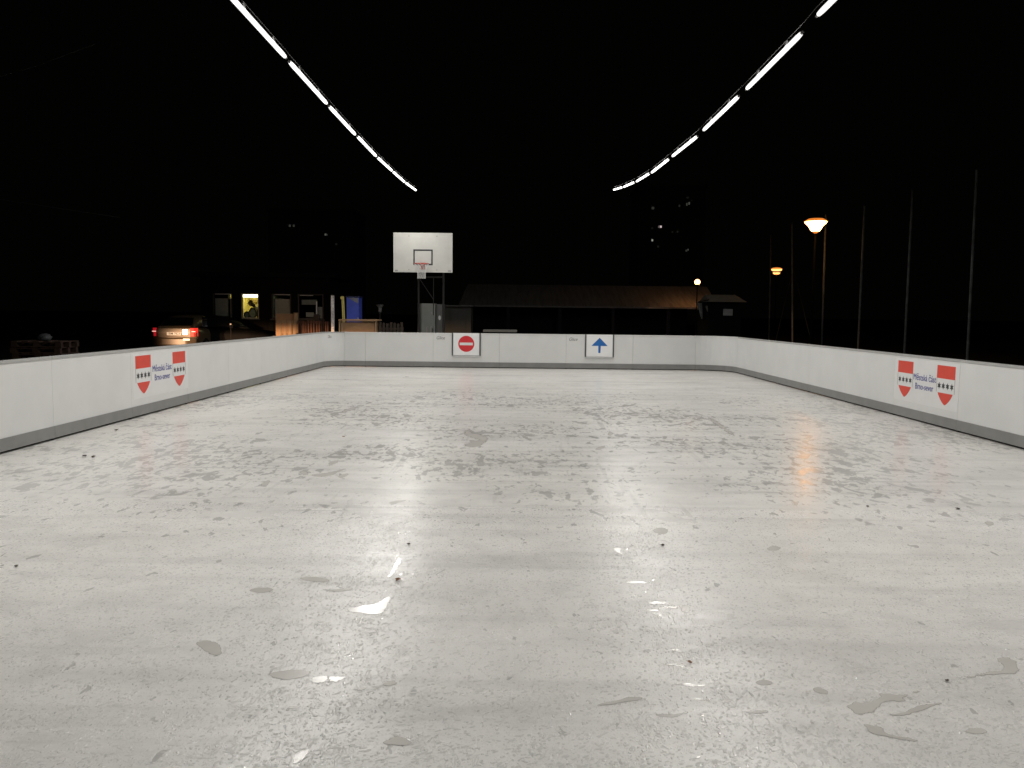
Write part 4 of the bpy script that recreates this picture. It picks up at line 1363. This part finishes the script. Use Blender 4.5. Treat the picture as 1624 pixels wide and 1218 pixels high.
MB().box(x0, x1, 28.4, 28.5, G0, zt).build("shaft", mat("chalky_white", (0.75, 0.74, 0.73), rough=0.8, var=0.35, scale=9, bump=0.2), o, bevel=0.006)
MB().box(x0 - 0.01, x1 + 0.01, 28.39, 28.51, zt + 0.001, zt + 0.02).build("cap", dark_metal, o)

# unlit funnel lamp
p = at(602.5, 483.3, 30.0)
o = thing("funnel_lamp", (p.x, p.y, G0), "unlit grey funnel shaped lamp on a dark post above the slatted panel", "lamp post")
MB().tube([(p.x, p.y, G0), (p.x, p.y, p.z - 0.27)], 0.02, 8).build("pole", dark_metal, o)
MB().lathe([(0.001, -0.275), (0.06, -0.27), (0.07, -0.12), (0.14, -0.01), (0.14, 0.0), (0.001, 0.01)], tuple(p), 20).build("shade", mat("shade_grey", (0.16, 0.16, 0.155)), o)

# ------------------------------------------------------------------ net poles on the right
pole_m = mat("galvanised_pole", (0.15, 0.155, 0.145), rough=0.9, spec=0.05, metal=0.0, var=0.35, scale=3, stretch=(1, 1, 1))
XP = 13.65
PP = [((1549.5, 270), (1534, 575)), ((1447.5, 302), (1434.5, 560)), ((1371.5, 327), (1361, 551)), ((1309.5, 341), (1303.5, 546)), ((1256, 355), (1257, 542)), ((1222.8, 372), (1219.5, 538))]
WORD = ["nearest and tallest", "second nearest", "third nearest", "fourth nearest", "fifth nearest, braced", "farthest"]
for i, (t, b) in enumerate(PP):
    pt = at_x(*t, XP)
    pb_ = at(b[0], b[1], pt.y)
    f_ = (G0 - pt.z) / (pb_.z - pt.z)
    foot = pt + (pb_ - pt) * f_
    root = thing("net_pole", foot, "tall thin grey net pole, %s of the row beyond the boards" % WORD[i], "pole", "tall poles beyond the right boards")
    MB().tube([foot, pt], [0.047, 0.040], 12).build("pole", pole_m, root, smooth_=True)
    MB().tube([pt, pt + (pt - foot).normalized() * 0.04], 0.05, 12).build("cap", dark_metal, root)
    if i == 4:
        top = at(1258, 425, pt.y)
        for bx, by in ((1290, 556), (1229, 546)):
            e = at(bx, by, pt.y)
            e2 = top + (e - top) * ((G0 - top.z) / (e.z - top.z))
            MB().tube([top, e2], 0.020, 8).build("brace", mat("brace_darkened", (0.03, 0.03, 0.028), rough=0.9, spec=0.05), root)  # darker copy of the pole colour, taking down the lamp's orange light

# ------------------------------------------------------------------ street lamps
sodium = emit("sodium_glow", (1.0, 0.46, 0.13), 19.0)
halo_glow = emit("painted_halo_glow", (1.0, 0.27, 0.035), 0.85, (0.05, 0.03, 0.02))  # orange lens halo put into the lamp's top and collar as glow
sodium_dim = emit("sodium_glow_far", (1.0, 0.44, 0.13), 2.3)
lamp_grey = mat("lamp_pole_grey", (0.004, 0.004, 0.004), rough=0.9, spec=0.05)


def street_lamp(px, py_top, Y, label, glow, gap):
    t = at(px, py_top, Y)
    root = thing("street_lamp", (t.x, Y, G0), label, "street lamp", "orange street lamps")
    z = t.z
    MB().tube([(t.x, Y, G0), (t.x, Y, G0 + 1.2), (t.x, Y, z - 0.46)], [0.07, 0.055, 0.035], 12).build("pole", lamp_grey, root, smooth_=True)
    up, lo = [(0.27, -0.24), (0.30, -0.20), (0.435, -0.07), (0.435, -0.03)], [(0.14, -0.43), (0.17, -0.41), (0.275, -0.245)]
    if gap:
        up = [(0.37, -0.17), (0.42, -0.13), (0.45, -0.03)]
        lo = [(0.16, -0.47), (0.27, -0.43), (0.30, -0.31)]
    sh_ = MB().lathe([(0.001, up[0][1])] + up + [(0.001, up[-1][1])], (t.x, Y, z), 28).build("upper_shade", glow, root)
    MB().lathe([(0.001, lo[0][1])] + lo + [(0.001, lo[-1][1])], (t.x, Y, z), 28).build("lower_shade", glow, root)
    MB().lathe([(0.47, -0.028), (0.46, -0.005), (0.30, 0.09), (0.001, 0.12)], (t.x, Y, z), 28).build("halo_hood", halo_glow, root)  # no lamp itself: glows orange for the halo above the shade
    MB().lathe([(0.035, -0.52), (0.11, -0.47), (0.12, -0.435), (0.001, -0.432)], (t.x, Y, z), 20).build("collar", halo_glow, root)  # no lamp itself: glows orange for the halo below the shade
    if gap:
        for k in range(6):
            a_ = k * math.pi / 3
            MB().tube([(t.x + 0.31 * math.cos(a_), Y + 0.31 * math.sin(a_), z - 0.38), (t.x + 0.42 * math.cos(a_), Y + 0.42 * math.sin(a_), z - 0.03)], 0.012, 6).build("rib", dark_metal, root)
    return root


street_lamp(1294, 350.5, 34.1, "glowing orange street lamp with bowl shaped shade, the nearer and brighter one", sodium, False)
street_lamp(1231.7, 426.3, 69.0, "small distant orange street lamp with a two tiered shade", sodium_dim, True)

# globe lamp before the pavilion
p = at(1106, 447.3, 55.6)
o = thing("globe_lamp", (p.x, p.y, G0), "round glowing globe lamp on a pole before the pavilion roof", "lamp")
MB().tube([(p.x, p.y, G0), (p.x, p.y, p.z - 0.17)], 0.04, 10).build("pole", dark_metal, o)
MB().lathe([(0.001, -0.185)] + [(0.185 * math.sin(t), -0.185 * math.cos(t)) for t in [i * math.pi / 12 for i in range(1, 12)]] + [(0.001, 0.185)], tuple(p), 24).build("globe", emit("globe_glow", (1.0, 0.40, 0.12), 13.0), o, smooth_=True)
MB().lathe([(0.04, -0.22), (0.09, -0.19), (0.09, -0.165), (0.04, -0.16)], tuple(p), 16).build("collar", dark_metal, o)

# ------------------------------------------------------------------ pavilion
YE = 56.0
pv = thing("open_pavilion", (5.0, YE + 4, G0), "long low pavilion with dark pitched roof behind the back boards", "pavilion")
e0, e1 = at(727, 484.5, YE), at(1140, 487.5, YE)
r0p, r1p = at(742, 451.5, YE + 5), at(1121, 453.5, YE + 5)
ze = (e0.z + e1.z) / 2
zr_ = (r0p.z + r1p.z) / 2
roof_m = mat("pavilion_roof", (0.86, 0.85, 0.83), rough=0.9, var=0.2, scale=1.5, stretch=(3, 0.3, 0.3))
MB().add([(e0.x, YE, ze), (e1.x, YE, ze), (e1.x, YE + 10, ze), (e0.x, YE + 10, ze), (r0p.x, YE + 5, zr_), (r1p.x, YE + 5, zr_)],
         [(0, 1, 5, 4), (2, 3, 4, 5), (1, 2, 5), (3, 0, 4), (0, 3, 2, 1)]).build("roof", roof_m, pv)
MB().box(e0.x, e1.x, YE - 0.05, YE - 0.002, ze - 0.10, ze + 0.01).build("fascia", mat("fascia_grey", (0.65, 0.65, 0.65)), pv)
bp = mat("blue_grey_post", (0.02, 0.025, 0.045), rough=0.6)
for px in (806, 888, 972, 1060, 1128):
    q = at(px, 500, YE + 0.5)
    MB().box(q.x - 0.12, q.x + 0.12, YE + 0.4, YE + 0.6, G0, ze - 0.002).build("post", bp, pv)
MB().box(e0.x + 0.5, e1.x - 0.5, YE + 8, YE + 8.2, G0, ze - 0.002).build("back_wall", mat("pavilion_wall", (0.010, 0.010, 0.013)), pv)

# ------------------------------------------------------------------ kiosk on the right
YK = 33.0
kx0, kx1, kz = px_box(1120, 1176, 479, YK)
kk = thing("wooden_kiosk", ((kx0 + kx1) / 2, YK + 0.7, G0), "dark kiosk with pale flat roof and a white notice, right of the pavilion", "kiosk")
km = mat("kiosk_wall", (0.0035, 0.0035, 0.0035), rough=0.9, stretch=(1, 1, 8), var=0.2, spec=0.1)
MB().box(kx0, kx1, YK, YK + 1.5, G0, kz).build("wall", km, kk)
rt = at(1150, 468.8, YK).z
q0, q1 = at(1122, 478.5, YK).x, at(1182.5, 478.5, YK).x
q2, q3 = at(1124, 469, YK).x, at(1172, 469, YK).x
MB().add([(q0, YK - 0.25, kz), (q1, YK - 0.25, kz), (q1, YK + 1.7, kz), (q0, YK + 1.7, kz), (q2, YK + 0.6, rt + 0.05), (q3, YK + 0.6, rt + 0.05)], [(0, 1, 5, 4), (2, 3, 4, 5), (1, 2, 5), (3, 0, 4), (0, 3, 2, 1)]).build("roof", mat("kiosk_roof", (0.12, 0.127, 0.115), rough=0.8, spec=0.1), kk)
n0, n1 = at(1147, 490, YK), at(1161.5, 500.5, YK)
MB().box(n0.x, n1.x, YK - 0.02, YK - 0.002, n1.z, n0.z).build("notice", mat("kiosk_notice", (0.24, 0.24, 0.24), rough=0.6, var=0.25, scale=14), kk)
for (ta, tb_) in (((1109.5, 480.5), (1113, 506)), ((1120.5, 485), (1122, 494))):
    a_, b_2 = at(*ta, YK - 0.3), at(*tb_, YK - 0.3)
    wd = 0.10 if ta[0] < 1115 else 0.045
    rings = []
    for i in range(7):
        t = i / 6
        c_ = a_.lerp(b_2, t)
        ww = wd * (1 - 0.75 * t)
        rings.append([(c_.x - ww, c_.y + 0.02 * math.sin(6 * t), c_.z), (c_.x, c_.y - 0.03, c_.z), (c_.x + ww, c_.y + 0.02 * math.cos(5 * t), c_.z)])
    cu_ = MB().loft(rings, closed=False).build("hanging_cloth", mat("hanging_cloth", (0.09, 0.095, 0.09), rough=0.8), kk)
    sd = cu_.modifiers.new("thick", 'SOLIDIFY')
    sd.thickness = 0.01
MB().tube([at(1107, 479, YK - 0.3), at(1124, 475, YK - 0.1)], 0.03, 8).build("awning_bar", mat("awning_dark", (0.02, 0.012, 0.01)), kk)

# ------------------------------------------------------------------ distant flats, a few windows lit
def flats(px0, px1, pyt, Y, label, wins):
    x0, x1, zt = px_box(px0, px1, pyt, Y)
    root = thing("apartment_block", ((x0 + x1) / 2, Y + 6, G0), label, "building", "distant blocks of flats")
    fm_ = mat("flats_wall", (0.7, 0.7, 0.65), rough=0.9)
    MB().box(x0, x1, Y, Y + 12, G0, zt).build("wall", fm_, root)
    MB().box(x0 - 0.4, x1 + 0.4, Y - 0.4, Y + 12.4, zt + 0.002, zt + 0.35).build("roof", fm_, root)
    for px, py, w_, h_, s, c in wins:
        p = at(px, py, Y - 0.05)
        k = Y / F
        m_ = emit("lit_window_%d" % int(s * 1000 + c[2] * 10), c, s * 0.6, (0.01, 0.01, 0.01))
        wn_ = MB().box(p.x - w_ * k / 2 - 0.08, p.x + w_ * k / 2 + 0.08, Y - 0.04, Y - 0.001, p.z - h_ * k / 2 - 0.08, p.z + h_ * k / 2 + 0.08).build("window", mat("flats_frame", (0.006, 0.006, 0.006)), root)
        MB().box(p.x - w_ * k / 2, p.x + w_ * k / 2, Y - 0.06, Y - 0.041, p.z - h_ * k / 2, p.z + h_ * k / 2).build("pane", m_, wn_)


cw, pk = (0.9, 0.95, 0.8), (1.0, 0.8, 0.8)
flats(1015, 1120, 296, 150, "dark block of flats with a few lit windows above the pavilion", [
    (1035.5, 330, 4, 4, 0.045, cw), (1077.5, 326.5, 2.6, 3.5, 0.025, cw), (1089.3, 324, 2.2, 4.5, 0.06, cw), (1093, 322.5, 2.2, 4, 0.10, cw), (1045.3, 359.6, 3, 3.5, 0.14, pk), (1048, 359.5, 2.8, 3.2, 1.0, pk),
    (1034.5, 381, 2.4, 3, 0.5, cw), (1034.5, 362, 3, 3, 0.010, cw), (1043.8, 391, 3, 3, 0.014, cw), (1066.4, 368, 2.6, 2.6, 0.012, cw), (1074.5, 367.5, 2.6, 3, 0.016, cw), (1088.5, 397.5, 2.6, 3, 0.05, cw), (1091.2, 396, 2.0, 2.6, 0.08, cw), (1090.5, 313.5, 4, 3, 0.010, cw)])
flats(425, 560, 335, 150, "dark block of flats with faint lit windows above the cabin", [
    (459.6, 358, 3, 3.4, 0.06, cw), (465.9, 358, 3, 3.4, 0.05, cw), (516.3, 372, 3, 3, 0.13, cw), (518.4, 372.4, 2, 2.4, 0.05, cw), (533.3, 387.3, 3.4, 3, 0.012, cw)])

# ------------------------------------------------------------------ car added beyond the frame, standing in for the unseen warm light on the timber
AZ = rad(41.5)
HX, HY = -15.3, 19.8
standin_car = car_model(HX - 4.3 * math.sin(AZ), HY - 4.3 * math.cos(AZ), -AZ, "silver car added out of view as stand-in for the unseen warm light left of the rink", mat("silver_paint", (0.3, 0.3, 0.3), rough=0.3), False)
FWD = Vector((math.sin(AZ), math.cos(AZ), 0))
SIDE = Vector((math.cos(AZ), -math.sin(AZ), 0))
for sx in (-1, 1):
    src = Vector((HX, HY, 0)) + FWD * 0.12 + SIDE * (0.58 * sx) + Vector((0, 0, G0 + 0.64))
    ld = bpy.data.lights.new("standin_beam", 'SPOT')
    ld.energy = STANDIN_W
    ld.color = (1.0, 0.56, 0.30)
    ld.spot_size = rad(56)
    ld.spot_blend = 0.55
    ld.shadow_soft_size = 0.05
    ld.use_nodes = True
    lnt = ld.node_tree
    lem = [n for n in lnt.nodes if n.type == 'EMISSION'][0]
    ltc = lnt.nodes.new("ShaderNodeTexCoord").outputs["Normal"]
    lsp = node(lnt, "ShaderNodeSeparateXYZ", {0: ltc})
    # added beam, shaped like a dipped one: bright below the cut-off, little above it
    cut = smooth(lnt, lsp.outputs[1], 0.010, 0.055, 1.0, 0.03)
    lnt.links.new(cut, lem.inputs["Strength"])
    lo_ = bpy.data.objects.new("standin_beam", ld)
    COL.objects.link(lo_)
    lo_.parent = standin_car
    rot = FWD.to_track_quat('-Z', 'Y').to_matrix().to_4x4()
    lo_.matrix_local = parent_loc(standin_car).inverted() @ (Matrix.Translation(src) @ rot)

# ------------------------------------------------------------------ render settings
scene.render.engine = 'CYCLES'
scene.cycles.use_denoising = True
scene.cycles.sample_clamp_indirect = 6.0
scene.cycles.max_bounces = 6
scene.cycles.caustics_reflective = False
scene.cycles.caustics_refractive = False
